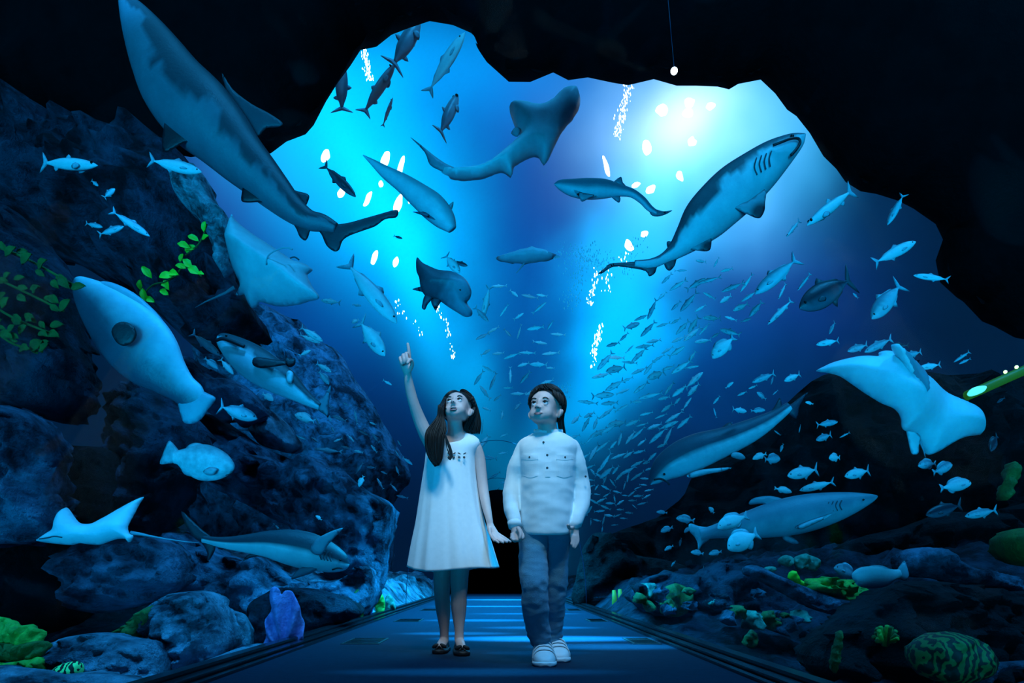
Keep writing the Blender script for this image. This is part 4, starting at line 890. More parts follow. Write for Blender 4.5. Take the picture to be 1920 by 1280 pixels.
class Head:
    def __init__(s, eye_px, D, yaw, tilt, roll, k=1.0):
        s.R = Matrix.Rotation(math.radians(-yaw), 3, 'Z') @ Matrix.Rotation(math.radians(-tilt), 3, 'X') @ Matrix.Rotation(math.radians(roll), 3, 'Y')
        s.k = k; s.c = P(eye_px[0], eye_px[1], D)-s.R @ (Vector((0, -.078, .006))*k)
    def w(s, x, y, z): return s.c+s.R @ (Vector((x, y, z))*s.k)
    def loc(s, p): return (s.R.transposed() @ (p-s.c))/s.k
    def build(s, bm, mouth_open):
        k = s.k
        def E(c, r, rot=None): ell(bm, s.w(*c), tuple(x*k for x in r), s.R if rot is None else s.R @ rot)
        E((0, .022, .038), (.071, .086, .072)); E((0, -.022, .006), (.058, .060, .070)); E((0, -.005, .035), (.066, .075, .060))
        E((0, -.048, -.059 if not mouth_open else -.066), (.025, .025, .018)); E((0, -.028, -.048), (.041, .042, .022))
        for q in (-1, 1):
            E((q*.028, -.040, -.034), (.029, .031, .034)); E((q*.034, -.004, -.028), (.025, .046, .034))
            E((q*.026, -.066, .026), (.022, .012, .008))
            E((q*.0095, -.087, -.024), (.0062, .008, .0055))
            E((q*.070, .014, -.010), (.007, .019, .024), Matrix.Rotation(q*.75, 3, 'Z')); E((q*.076, .022, -.003), (.005, .016, .018), Matrix.Rotation(q*.9, 3, 'Z'))
        E((0, -.076, .006), (.008, .010, .022)); E((0, -.091, -.019), (.009, .011, .009)); E((0, -.070, -.046), (.022, .010, .012))
    def post(s, mouth_open):
        def f(p, n):
            q = s.loc(p)
            if abs(q.x) > .09 or abs(q.z) > .13 or q.y > .02: return p
            d = 0
            for e in (-1, 1):
                r = ((q.x-e*.027)/.0165)**2+((q.z-.007)/.011)**2
                if q.y < -.04: d += .0075*math.exp(-r)
                r = ((abs(q.x)-.072)/.004)**2
            if mouth_open and q.y < -.04: d += .016*math.exp(-(((q.x)/.015)**2+((q.z+.053)/.010)**2)**1.5)
            elif q.y < -.04: d += .002*math.exp(-((q.x/.022)**2+((q.z+.048)/.003)**2))
            return p-n*d*s.k
        return f
    def face(s, root, mouth_open, gaze):
        k = s.k
        for e in (-1, 1):
            c = s.w(e*.027, -.0615, .0065)
            b = bmesh.new(); ell(b, c, (.0125*k,)*3, s.R, 20); me = bpy.data.meshes.new('eye'); b.to_mesh(me); b.free(); eo = link('eye', me, M_ewhite); rebase(eo, root)
            g = (s.R @ Vector(gaze)).normalized()
            b = bmesh.new(); ell(b, c+g*.0060*k, (.0080*k,)*3, None, 16); me = bpy.data.meshes.new('iris'); b.to_mesh(me); b.free(); io = link('iris', me, M_eye)
            io.parent = eo; io.data.transform(Matrix.Translation(-root.location))
            def arc_(z0, zb, y, rad, nm, m, w=.017, dx=0, tilt=0):
                pts = [s.w(e*(.027+dx)+w*t, y+abs(t)*.006, z0+zb*(1-t*t)+tilt*t*e) for t in (-1, -.66, -.33, 0, .33, .66, 1)]
                rebase(tube(nm, pts, [rad*k*(.4 if abs(i-3) == 3 else 1) for i in range(7)], m, None, 8), root)
            arc_(.0085, .0060, -.0768, .0021, 'eyelash', M_brow, .0138)
            arc_(.0118, .0062, -.0750, .0026, 'upper_eyelid', M_skin, .0155)
            arc_(.0000, -.0046, -.0738, .0015, 'lower_eyelid', M_skin, .0135)
            arc_(.0225, .0055, -.0800, .0027, 'eyebrow', M_brow, .0165, .001, -.0015)
            b = bmesh.new(); ell(b, s.w(e*.0055, -.0945, -.0265), (.0030*k, .0034*k, .0022*k), s.R, 8); me = bpy.data.meshes.new('nostril'); b.to_mesh(me); b.free(); rebase(link('nostril', me, M_mouth), root)
        if mouth_open:
            b = bmesh.new(); ell(b, s.w(0, -.0705, -.0535), (.0155*k, .008*k, .0105*k), s.R, 20); me = bpy.data.meshes.new('open_mouth'); b.to_mesh(me); b.free(); mo = link('open_mouth', me, M_mouth); rebase(mo, root)
            b = bmesh.new(); ell(b, s.w(0, -.0760, -.0468), (.0105*k, .004*k, .0024*k), s.R, 12); me = bpy.data.meshes.new('teeth'); b.to_mesh(me); b.free(); to = link('teeth', me, M_teeth); rebase(to, root)
            pts = [s.w(.0165*cos(a), -.0785+.010*abs(cos(a))**2, -.0535+.0120*sin(a)) for a in [2*pi*i/20 for i in range(21)]]
            rebase(tube('lips', pts, [.0032*k]*21, M_lip, None, 8), root)
        else:
            pts = [s.w(x*1.2, -.0800+abs(x)**1.5*5.0, -.0475+.25*abs(x)+(.0012 if abs(x) < .004 else 0)) for x in (-.019, -.013, -.008, -.004, 0, .004, .008, .013, .019)]
            rebase(tube('upper_lip', pts, [.0012*k, .0022*k, .003*k, .0034*k, .003*k, .0034*k, .003*k, .0022*k, .0012*k], M_lip, None, 8), root)
            pts = [s.w(x, -.0800+abs(x)**1.5*4.0, -.0535+.28*abs(x)) for x in (-.017, -.011, -.006, 0, .006, .011, .017)]
            rebase(tube('lower_lip', pts, [.001*k, .003*k, .0040*k, .0044*k, .0040*k, .003*k, .001*k], M_lip, None, 8), root)
            pts = [s.w(x*1.25, -.0828+abs(x)**1.5*5.2, -.0502+.28*abs(x)) for x in (-.018, -.012, -.006, 0, .006, .012, .018)]
            rebase(tube('mouth_line', pts, [.0007*k]*7, M_mouth, None, 6), root)
    def scalp(s, phi, th, off):
        """a point on the scalp: phi azimuth (0 = towards the face), th polar angle from the crown"""
        a = Vector((sin(th)*sin(phi)*(.0735+off), .020-sin(th)*cos(phi)*(.089+off), .038+cos(th)*(.075+off)))
        return s.w(*a)
def strand_mesh(name, paths, m, parent, rad, n=5):
    V_, F_ = [], []
    for p in paths:
        L = len(p); rr = [rad*(.55+.45*sin(pi*min(1, (i+.6)/(L*.55)))) if i < L*.5 else rad*(1-.85*((i-L*.5)/(L*.5))**2) for i in range(L)]
        rings = tube_rings(p, rr, n); b = len(V_)
        for r in rings: V_ += r
        for i in range(L-1):
            for j in range(n): F_.append((b+i*n+j, b+i*n+(j+1) % n, b+(i+1)*n+(j+1) % n, b+(i+1)*n+j))
        F_.append([b+j for j in range(n)][::-1]); F_.append([b+(L-1)*n+j for j in range(n)])
    o = mesh(name, V_, F_, m); return rebase(o, parent)

# ---- girl
G = thing('person', P(846, 1222, 3.64), 'girl in a sleeveless white dress pointing up, mouth open, long dark hair', 'person')
G.location.z = 0
HG = Head((851, 748.5), 3.55, 13, 29, -3, .98)
bm = bmesh.new(); HG.build(bm, True)
limb(bm, [(853,776,3.63,14.5),(853,795,3.64,14.5),(855,812,3.65,16),(856,826,3.66,22)])
limb(bm, [(818,838,3.66,11),(836,836,3.66,15,.8),(858,834,3.66,18,.8),(880,836,3.66,14,.8),(894,841,3.66,10)])
limb(bm, [(856,835,3.66,30,.7),(856,880,3.66,30,.7),(856,950,3.66,33,.7),(852,1000,3.66,34,.7),(850,1030,3.66,32,.7)])
# raised arm, fist and pointing finger
limb(bm, [(812,838,3.65,14),(798,812,3.62,13.5),(786,785,3.60,12),(776,757,3.57,10.2),(770,735,3.55,9.6),(766,714,3.53,8.2),(764,699,3.52,7.2,.8)])
limb(bm, [(764,701,3.52,7,.75),(762.5,690,3.52,10,.55),(761,682,3.52,11.5,.5),(761,677,3.52,10.5,.5)])
def finger(bm, pts, r0=3.2, r1=2.6): limb(bm, [(x, y, d, r0+(r1-r0)*i/(len(pts)-1)) for i, (x, y, d) in enumerate(pts)], 10, 4)
finger(bm, [(768,678,3.52),(767.5,666,3.515),(766.2,654,3.51),(764.6,644.5,3.51)], 3.9, 2.9)
finger(bm, [(762.5,675,3.52),(762,664.5,3.51),(762,662.5,3.485),(763,670,3.468),(763.5,677,3.472)], 3.6, 3.0)
finger(bm, [(757,677,3.52),(756,667.5,3.51),(755.8,665.5,3.485),(757,673,3.468),(758,680,3.472)], 3.5, 2.9)
finger(bm, [(751.5,681,3.52),(750,672.5,3.51),(750,671,3.49),(751.5,677,3.474),(753,683,3.478)], 3.2, 2.7)
finger(bm, [(769.5,692,3.51),(773,682,3.49),(770,674,3.468),(764.5,680,3.455)], 4.2, 3.2)
# hanging arm, splayed hand
limb(bm, [(893,840,3.66,11),(899,860,3.67,11),(903,890,3.67,10.2),(906,915,3.66,9.8),(911,945,3.63,9),(917,972,3.60,6.8),(919,983,3.59,6.2,.8)])
limb(bm, [(918.5,981,3.59,6.2,.7),(921,991,3.58,8.5,.5),(926,1000,3.57,9,.45)])
finger(bm, [(929,997,3.57),(938,1003,3.56),(948,1009,3.55),(957.5,1015.5,3.545)], 3.2, 2.3)
finger(bm, [(927,1001,3.56),(936,1008,3.55),(944,1012.5,3.54),(951,1016,3.535)], 3.2, 2.3)
finger(bm, [(925,1004,3.555),(932,1010,3.54),(938,1014,3.53),(944,1017,3.525)], 3.0, 2.2)
finger(bm, [(922,1005,3.55),(927,1010.5,3.53),(931,1014,3.52),(935,1017,3.515)], 2.7, 2.1)
finger(bm, [(918,990,3.57),(919,999,3.55),(922,1006,3.53),(926.5,1013,3.52)], 3.4, 2.6)
# legs
limb(bm, [(832,1030,3.68,19),(829,1075,3.68,16.5),(828.5,1098,3.67,15.8),(829,1118,3.68,14.5),(830.5,1135,3.69,14.5),(832,1158,3.70,12),(833,1182,3.71,8.6),(833,1198,3.72,8.8)])
limb(bm, [(833,1199,3.72,9),(829,1206,3.67,9,.8),(825,1211,3.60,8,.7)])
limb(bm, [(866,1030,3.62,20),(862,1072,3.62,17.5),(861,1098,3.61,16.5),(860.5,1118,3.62,15),(860,1135,3.63,15),(860.5,1158,3.64,12.3),(861,1182,3.64,8.8),(861,1198,3.64,9)])
limb(bm, [(861,1199,3.64,9),(864,1208,3.60,9,.8),(867,1215,3.53,8,.7)])
fuse('body', bm, .0032, M_skin, G, 7, .5, HG.post(True), HG)
HG.face(G, True, (-.15, -1, .30))
# hair: crown, long lock over the front shoulder, fall behind the other
R_ = random.Random(3); paths = []
Lg = [((826,757),(832,760)), ((821,778),(832,780)), ((812,791),(836,796)), ((800,806),(837,807)), ((797,822),(833,822)), ((799,845),(831,844)), ((806,862),(829,860)), ((815,873),(823,871))]
Rg = [((884,743),(876,752)), ((893,758),(880,762)), ((899,778),(881,778)), ((902,793),(874,793)), ((901,806),(868,803)), ((899,813),(876,811))]
for i in range(900):
    phi = R_.uniform(-pi, pi); off = R_.uniform(.002, .020); side = 1 if sin(phi) > 0 else -1
    front = cos(phi) > .25
    thmax = 1.18+.42*(1-max(0, cos(phi)))+.55*(1 if cos(phi) < 0 else 0)
    # strands start at a centre parting and run back and down the sides
    pts = []
    ph0 = phi
    for q in range(6):
        t = q/5; ph = ph0*(1-.0*t) if not front else ph0+(side*1.15-ph0)*t*.95
        pts.append(HG.scalp(ph, .08+(thmax-.08)*(t if not front else .62+.38*t if False else t), off))
    if not front and cos(phi) < -.3 and R_.random() < .35: paths.append(pts); continue
    g, dbase = (Lg, 3.545) if side < 0 else (Rg, 3.66)
    u = R_.random(); ln = 1.0 if R_.random() < .8 else .86
    m_ = max(3, int(len(g)*ln)) if side < 0 else len(g)
    ddr = R_.uniform(-.035, .035)
    for j, (a, b) in enumerate(g[:m_]):
        x = a[0]+(b[0]-a[0])*u; y = a[1]+(b[1]-a[1])*u
        D = dbase-(.05*min(1, j/4) if side < 0 else -.02)+ddr
        pts.append(P(x+R_.uniform(-.6, .6), y+(R_.uniform(-5, 2) if j >= m_-1 else 0), D))
    pts = [Vector(p) for p in catmull([tuple(p) for p in pts], 3, False)]
    paths.append(pts)
for i in range(14):   # stray strands fanning over the chest
    a = R_.uniform(0, 1); paths.append([Vector(p) for p in catmull([tuple(P(x, y, 3.47)) for x, y in [(834,812), (836+6*a,826), (838+12*a,840), (842+8*a*1.2,852+4*a), (840+6*a,860+4*a)]], 3, False)])
strand_mesh('hair', paths, M_hair, G, .0027)
# scalp cap under the strands so no skin shows through
def cap_hair(H, front_th, name, parent, off=.002):
    V_, F_ = [], []; N, Mx = 36, 12
    for i in range(N):
        ph = 2*pi*i/N; f = max(0, cos(ph)); tm = front_th+(2.0-front_th)*(1-f)**.8 if f > 0 else 2.25
        if abs(abs(math.atan2(sin(ph), cos(ph)))-pi/2) < .35: tm = min(tm, 1.62)
        for j in range(1, Mx+1): V_.append(H.scalp(ph, tm*j/Mx, off))
    top = len(V_); V_.append(H.scalp(0, 0, off))
    for i in range(N):
        a, b = i*Mx, ((i+1) % N)*Mx; F_.append((top, a, b))
        for j in range(Mx-1): F_.append((a+j, a+j+1, b+j+1, b+j))
    return rebase(mesh(name, V_, F_, M_hair), parent)
cap_hair(HG, 1.20, 'hair_roots', G, .004)
# dress
def dress():
    rows = [ # py, left, right, half depth m, D
      (813,828,884,.022,3.66),(818,818,894,.038,3.66),(826,808,902,.060,3.66),(836,801,901,.078,3.66),(850,798,893,.090,3.66),(868,796,891,.098,3.66),(900,791,893,.108,3.66),(940,785,899,.120,3.66),(980,779,908,.135,3.66),(1020,771,920,.150,3.66),(1050,766,928,.160,3.66),(1068,763,933,.165,3.66)]
    rows = catmull(rows, 5, False)[::-1]; N = 120
    def at_y(py):
        for i in range(len(rows)-1):
            a, b = rows[i], rows[i+1]
            if b[0] <= py <= a[0]:
                t = (a[0]-py)/(a[0]-b[0]+1e-9); return [p+(q-p)*t for p, q in zip(a, b)]
        return list(rows[-1] if py < rows[-1][0] else rows[0])
    V_, F_ = [], []; K = 60
    for i in range(N):
        th = 2*pi*i/N          # 0 = viewer's right, pi/2 = towards the viewer
        c, s_ = cos(th), sin(th); d = abs(math.degrees(math.atan2(s_, c)))
        a = abs(math.degrees(math.asin(min(1, abs(c)))))      # 0 front/back centre, 90 side
        neck = 830 if s_ > 0 else 816
        if a < 34: top = neck-(neck-813)*sst(6, 34, a)**1.3
        elif a < 62: top = 813+3*sst(44, 62, a)
        else: top = 816+32*sst(62, 82, a)
        for j in range(K+1):
            t = j/K; py = 1066+5*cos(2*th)*-1+3.5*sin(3*th+1)-(1066-top)*t
            r = at_y(py); cx = (r[1]+r[2])/2; hw = (r[2]-r[1])/2; D = 3.66
            f = max(0, min(1, (py-845)/220)); fold = 1+f*(.035*cos(9*th+.6)+.020*cos(17*th+2)+.014*cos(5*th))+.004*sin(31*th)*sst(860, 900, py)
            x = cx+hw*c*fold; dep = r[3]*s_*fold
            q = P(x, py, D); q.y = D-dep; V_.append(q)
    for i in range(N):
        for j in range(K):
            a, b = i*(K+1)+j, ((i+1) % N)*(K+1)+j; F_.append((a, b, b+1, a+1))
    o = mesh('dress', V_, F_, M_dress); rebase(o, G)
    so = o.modifiers.new('cloth', 'SOLIDIFY'); so.thickness = .003; so.offset = 1
    return o
dress()
for dx in (0, -19):        # stitched bow ornaments on the yoke
    cx, cy = 868+dx, 860
    for k, (x, y) in enumerate([(cx-5, cy+3), (cx+4, cy+3), (cx-5, cy-4), (cx+5, cy-4)]):
        b = bmesh.new(); ell(b, P(x, y, 3.66, -.099), (.0065 if k < 2 else .009, .004, .0065 if k < 2 else .0035), Matrix.Rotation(.5 if k == 2 else -.5 if k == 3 else 0, 3, 'Y'), 10)
        me = bpy.data.meshes.new('bow_ornament'); b.to_mesh(me); b.free(); rebase(link('bow_ornament', me, mat('ornament', (.10,.09,.09), .5) if (dx == 0 and k == 0) else bpy.data.materials['ornament']), G)
def shoe(parent, heel, toe, w, h, kind, m, msole):
    """heel, toe: ground points; cross-sections swept from heel to toe"""
    heel, toe = Vector(heel), Vector(toe); ax = (toe-heel); L = ax.length; ax.normalize(); sd = ax.cross(Vector((0, 0, 1))).normalized()
    prof = [(0,.60,.55),(.03,.78,.85),(.12,.90,1.0),(.3,.92,1.0),(.45,.96,.86),(.6,1.0,.70),(.75,1.0,.56),(.88,.88,.44),(.96,.66,.30),(1,.36,.16)] if kind == 'trainer' else [(0,.55,.5),(.03,.75,.9),(.12,.85,.95),(.3,.85,.62),(.5,.95,.45),(.7,1.0,.42),(.85,.92,.36),(.95,.7,.26),(1,.35,.14)]
    rings, srings = [], []
    for t, a, b in catmull(prof, 3, False):
        c = heel+ax*L*t; ring = []; z0 = .012
        for k in range(20):
            th = 2*pi*k/20; x = cos(th); z = sin(th); sx_ = (abs(x)**.75)*(1 if x > 0 else -1)
            ring.append(c+sd*sx_*a*w/2+Vector((0, 0, z0+(max(0, z)**.8)*b*h+min(0, z)*.004)))
        rings.append(ring)
        srings.append([c+ax*(.006*(2*t-1))+sd*(abs(cos(2*pi*k/20))**.5*(1 if cos(2*pi*k/20) > 0 else -1))*(a*w/2+.004)+Vector((0, 0, .011+.011*(1 if sin(2*pi*k/20) > 0 else -1)*abs(sin(2*pi*k/20))**.4)) for k in range(20)])
    r = None
    up = loft('shoe', rings, m); rebase(up, parent)
    so = loft('sole', srings, msole); so.parent = up; so.data.transform(Matrix.Translation(-parent.location))
    return up, rings, ax, sd
up, rg, ax, sd = shoe(G, (P(833,1080,3.74).x, 3.76, 0), (P(822,1080,3.56).x, 3.56, 0), .074, .045, 'flat', M_dkshoe, M_dkshoe)
up2, rg2, ax2, sd2 = shoe(G, (P(861,1080,3.68).x, 3.69, 0), (P(868,1080,3.47).x, 3.47, 0), .078, .045, 'flat', M_dkshoe, M_dkshoe)
for u_, r_ in ((up, rg), (up2, rg2)):
    c = sum(r_[18], Vector())/20; c.z = max(v.z for v in r_[18])+.004
    b = bmesh.new()
    for q in (-1, 1):
        ell(b, c+Vector((q*.020, -.004, .008)), (.020, .008, .011), Matrix.Rotation(q*.5, 3, 'Y'), 12); ell(b, c+Vector((q*.014, -.014, -.006)), (.006, .006, .014), Matrix.Rotation(q*-.6, 3, 'Y'), 8)
    ell(b, c+Vector((0, -.008, .004)), (.007, .007, .008), None, 8)
    me = bpy.data.meshes.new('bow'); b.to_mesh(me); b.free(); o = link('bow', me, M_dkshoe); o.parent = u_; o.data.transform(Matrix.Translation(-G.location))

# ---- boy
B = thing('person', P(1025, 1235, 3.2), 'boy in a white collarless shirt and blue jeans, walking and looking up', 'person')
B.location.z = 0
HB = Head((1010.5, 754), 3.11, 24, 13, 2, .98)
bm = bmesh.new(); HB.build(bm, False)
limb(bm, [(1027,778,3.20,18),(1026,797,3.21,18),(1028,812,3.22,19),(1028,828,3.23,24)])
limb(bm, [(985,840,3.24,12),(1010,832,3.24,16),(1028,830,3.24,20),(1048,832,3.24,16),(1070,840,3.24,12)])
limb(bm, [(1026,850,3.24,34,.7),(1026,900,3.24,36,.7),(1024,940,3.26,32,.6),(1022,975,3.27,28,.6)])
limb(bm, [(984,842,3.24,11),(962,915,3.25,10),(960,950,3.22,9),(964,976,3.18,8),(967,990,3.16,8.5,.8)])
limb(bm, [(966,988,3.16,8.5,.8),(969,997,3.15,11,.7),(971,1003,3.14,11.5,.65)])
finger(bm, [(977,999,3.13),(980,1004,3.11),(979,1009,3.09),(973,1009,3.085)], 4.3, 3.4)
finger(bm, [(972,1003,3.12),(974,1009,3.10),(973,1013,3.085),(968,1012,3.08)], 4.3, 3.4)
finger(bm, [(966,1004,3.12),(967,1010,3.10),(966,1014,3.09),(962,1012,3.085)], 4.0, 3.2)
finger(bm, [(960,1001,3.13),(960,1007,3.11),(960,1011,3.10),(958,1008,3.095)], 3.6, 3.0)
finger(bm, [(971,990,3.12),(975,996,3.09),(976,1003,3.07),(974.5,1009,3.065)], 4.3, 3.3)
limb(bm, [(1072,842,3.24,11),(1090,915,3.26,10),(1090,950,3.24,9),(1082,975,3.20,8),(1078,987,3.19,7.5,.8)])
limb(bm, [(1078,986,3.19,7.5,.8),(1077,996,3.185,9,.5),(1077,1004,3.18,8.6,.45)])
finger(bm, [(1083,1003,3.18),(1084,1012,3.175),(1083,1018,3.17),(1081,1023,3.17)], 3.4, 2.6)
finger(bm, [(1079,1005,3.175),(1080.5,1014,3.17),(1080,1021,3.165),(1078,1027,3.16)], 3.5, 2.7)
finger(bm, [(1075,1005,3.17),(1076.5,1013,3.165),(1076,1020,3.16),(1074.5,1025,3.155)], 3.4, 2.6)
finger(bm, [(1071,1003,3.17),(1072,1010,3.165),(1072,1016,3.16),(1071,1020,3.155)], 3.1, 2.4)
finger(bm, [(1073,989,3.17),(1068,990,3.14),(1065,985,3.12),(1066,984,3.11)], 3.8, 3.0)
limb(bm, [(1001,1000,3.22,20),(1002,1100,3.14,16),(1008,1160,3.18,13),(1016,1206,3.24,10)])
limb(bm, [(1046,1000,3.27,18),(1044,1100,3.28,14),(1040,1160,3.33,11),(1040,1204,3.37,9)])
fuse('body', bm, .0032, M_skin, B, 7, .5, HB.post(False), HB)
HB.face(B, False, (.0, -1, .32))
def clothfold(amp, sc, stretch=(1, 1, 1)):
    def f(p, n):
        q = Vector((p.x*sc*stretch[0], p.y*sc*stretch[1], p.z*sc*stretch[2]))
        return p+n*amp*(noise.noise(q)+.5*noise.noise(q*2.3+Vector((5, 5, 5)))+.6*(.5-abs(noise.noise(q*1.4+Vector((1, 7, 3))))))
    return f
bm = bmesh.new()
rows = [(811,1003,1052,.045),(817,990,1064,.070),(826,976,1077,.090),(842,971,1083,.100),(870,974,1079,.108),(910,976,1076,.112),(950,976,1073,.116),(980,976,1071,.120),(1000,978,1069,.118),(1005,980,1067,.112)]
rings = []
for py, l, r_, dep in catmull(rows, 4, False):
    ring = []
    for k in range(40):
        th = 2*pi*k/40; q = P((l+r_)/2+(r_-l)/2*(abs(cos(th))**.85)*(1 if cos(th) > 0 else -1), py+(4*abs(cos(th))**2*-1 if py > 990 else 0), 3.24); q.y = 3.24-dep*sin(th); ring.append(q)
    rings.append(ring)
add_rings(bm, rings)
limb(bm, [(985,838,3.24,16),(972,868,3.25,17.5),(963,900,3.26,16.5),(958,930,3.24,15.5),(959,955,3.21,14.5),(963,972,3.18,12.5),(965,984,3.17,11.5)])
limb(bm, [(1070,838,3.24,16),(1081,868,3.25,17),(1088,900,3.27,16.5),(1091,930,3.26,15.5),(1089,955,3.23,14),(1083,972,3.20,12),(1079,982,3.19,11)])
fuse('shirt', bm, .005, M_shirt, B, 4, .5, clothfold(.0045, 9, (1, 1, 1.6)))
# hair: swept to one side, over the ear top, long at the nape
R_ = random.Random(8); paths = []
for i in range(900):
    phi = R_.uniform(-pi, pi); off = R_.uniform(.003, .015); f = max(0, cos(phi))
    ln = R_.uniform(.75, 1.0); pts = []
    tmax = (1.16 if f > .72 else 1.16+.62*(1-f/.72)**.7 if f > 0 else 1.74+.65*min(1, -cos(phi)*1.6))*ln
    for q in range(8):
        t = q/7; sweep = .75*t*(1 if f > 0 else .25)*(.2+f)
        pts.append(HB.scalp(phi+sweep, .05+(tmax-.05)*t, off+.004*sin(pi*t)+(.004*t*f)))
    paths.append([Vector(p) for p in catmull([tuple(p) for p in pts], 2, False)])
for i in range(110):    # nape
    u = R_.random(); l = R_.uniform(.7, 1); ww = R_.uniform(-.02, .02)
    g = [(1043+8*u, 742+10*u), (1048+7*u, 756+8*u), (1053+5*u, 772+4*u), (1046+11*u, 786), (1047+11*u, 798), (1049+11*u, 808), (1052+9*u, 815)]
    g = g[:max(5, int(len(g)*l+.5))]
    paths.append([Vector(p) for p in catmull([tuple(P(x, y, 3.27+ww+(.0 if k > 1 else -.03))) for k, (x, y) in enumerate(g)], 3, False)])
for i in range(420):    # sides, combed down over the temples
    sd_ = 1 if i % 5 else -1; phi = sd_*R_.uniform(.62, 2.3); off = R_.uniform(.003, .011); tmax = (1.45+.35*min(1, (abs(phi)-.62)/.5))*R_.uniform(.85, 1.0)
    if abs(phi) > 1.75: tmax = 2.0*R_.uniform(.85, 1)
    paths.append([Vector(p) for p in catmull([tuple(HB.scalp(phi+.12*sd_*q/6, .15+(tmax-.15)*q/6, off+.003*sin(pi*q/6))) for q in range(7)], 2, False)])
strand_mesh('hair', paths, M_hair, B, .0027)
cap_hair(HB, 1.10, 'hair_roots', B, .004)
# collar, placket, pockets, buttons, cuffs
from mathutils.bvhtree import BVHTree
SH = [o for o in B.children if o.name.startswith('shirt')][0]
_bv = BVHTree.FromPolygons([v.co+B.location for v in SH.data.vertices], [p.vertices[:] for p in SH.data.polygons])
def onchest(px, py, lift=.004): # a point on the front of the shirt
    q = P(px, py, 3.13); d = Vector((q.x, 3.13, q.z-CAMZ)).normalized(); h = _bv.ray_cast(Vector((0, 0, CAMZ)), d)
    if h[0] is None: h = (P(px, py, 3.14),)
    return h[0]-Vector((0, lift, 0))
pts = []
for i in range(25):
    a = -pi/2+2*pi*(i+.0)/24*.0+(-1.25+2*1.25*0)
ring = []
for i in range(29):
    a = math.radians(-80+340*i/28)      # open at the front
    x = 1028+24*cos(a); front = sin(a) < 0
    q = P(x, 809+(7*(-sin(a)) if front else 0)-2, 3.235); q.y = 3.235+.060*sin(a); ring.append(q)
rebase(tube('collar', ring, [(.011, .003)]*29, M_shirt, None, 10), B)
def patch(name, ol, nx=7, ny=12, lift=.0022):
    """a thin cloth panel lying on the shirt; ol = (x0 top, x1 top, x0 bottom, x1 bottom, y0, y1, point)"""
    a0, a1, b0, b1, y0, y1, pt = ol; V_, F_ = [], []
    for l in (lift, -.003):
        for j in range(ny+1):
            for i in range(nx+1):
                t = j/ny; u = i/nx; V_.append(onchest((a0+(b0-a0)*t)+((a1+(b1-b0-a1+a0)*t-a0))*u if False else (a0+(b0-a0)*t)*(1-u)+(a1+(b1-a1)*t)*u, y0+(y1+pt*(1-abs(2*u-1))-y0)*t, l))
    n = nx+1; N = n*(ny+1)
    for j in range(ny):
        for i in range(nx): a = j*n+i; F_ += [(a, a+1, a+n+1, a+n), (N+a+n, N+a+n+1, N+a+1, N+a)]
    rim_ = [i for i in range(n)]+[j*n+nx for j in range(1, ny+1)]+[ny*n+i for i in range(nx-1, -1, -1)]+[j*n for j in range(ny-1, 0, -1)]
    for i in range(len(rim_)): a, b = rim_[i], rim_[(i+1) % len(rim_)]; F_.append((a, b, N+b, N+a))
    rebase(mesh(name, V_, F_, M_shirt, None, False), B)
patch('placket', (1020, 1033, 1022, 1032, 826, 894, 0))
patch('pocket', (979, 1008, 980, 1008, 862, 892, 4)); patch('pocket', (1044, 1073, 1044, 1072, 862, 892, 4))
patch('pocket_flap', (978, 1009, 978, 1009, 852, 861, 2), 7, 4, .0035); patch('pocket_flap', (1043, 1074, 1043, 1074, 852, 861, 2), 7, 4, .0035)
for x, y in ((1019,829),(1026,853),(1026,877),(993,857),(1059,857)):
    q = onchest(x, y, .0030); b = bmesh.new(); ell(b, q, (.0052, .0022, .0052), None, 12); me = bpy.data.meshes.new('button'); b.to_mesh(me); b.free(); rebase(link('button', me, M_button), B)
b = bmesh.new(); ell(b, P(1098,893,3.2), (.005, .004, .005), None, 10); me = bpy.data.meshes.new('button'); b.to_mesh(me); b.free(); rebase(link('button', me, M_button), B)
for c0, c1, rr_ in (((964,977,3.175),(966,988,3.165),.0305), ((1081,973,3.20),(1078.5,985,3.19),.029)):
    rebase(tube('cuff', [P(*c0), P(*c1)], [rr_*1.03, rr_], M_shirt, None, 20), B)
# jeans
bm = bmesh.new()
limb(bm, [(1003,985,3.24,27,1.0),(1001,1012,3.22,28),(1000,1050,3.19,27),(1001,1085,3.15,26.5),(1002,1105,3.14,25.5),(1004,1140,3.16,24.5),(1008,1175,3.20,23),(1013,1196,3.22,21),(1015,1203,3.23,20.5)], 20)
limb(bm, [(1044,985,3.25,25),(1045,1012,3.26,24.5),(1045,1050,3.27,22.5),(1044,1085,3.27,20.5),(1043,1110,3.28,19.5),(1040,1145,3.32,18.5),(1038,1175,3.35,17.5),(1037,1194,3.37,17)], 20)
limb(bm, [(1012,990,3.25,30,.9),(1036,990,3.25,30,.9)], 20)
fuse('jeans', bm, .005, M_jeans, B, 3, .5, lambda p, n: clothfold(.005, 11, (1, 1, 1.8))(p, n)+n*(.010*math.exp(-((p.z-(CAMZ+(HY-1100)/FPX*3.15))/.022)**2)*noise.noise(p*30)+.010*math.exp(-((p.z-.12)/.05)**2)*noise.noise(Vector((p.x*14, p.y*14, p.z*40)))))
def trainer(heel, toe):
    up, rg, ax, sd = shoe(B, heel, toe, .104, .094, 'trainer', M_white, M_white)
    for idx in (11, 14, 17):
        r = rg[idx]; n = len(r); c = sum(r, Vector())/n
        pts = [c+(v-c)*1.04+Vector((0, 0, .0015)) for v in r[:11]]
        o = tube('strap', pts, [(.0028, .009)]*11, M_white, None, 8); o.parent = up; o.data.transform(Matrix.Translation(-B.location))
    return up
trainer((P(1017,1080,3.27).x, 3.29, 0), (P(1022,1080,3.07).x, 3.055, 0))
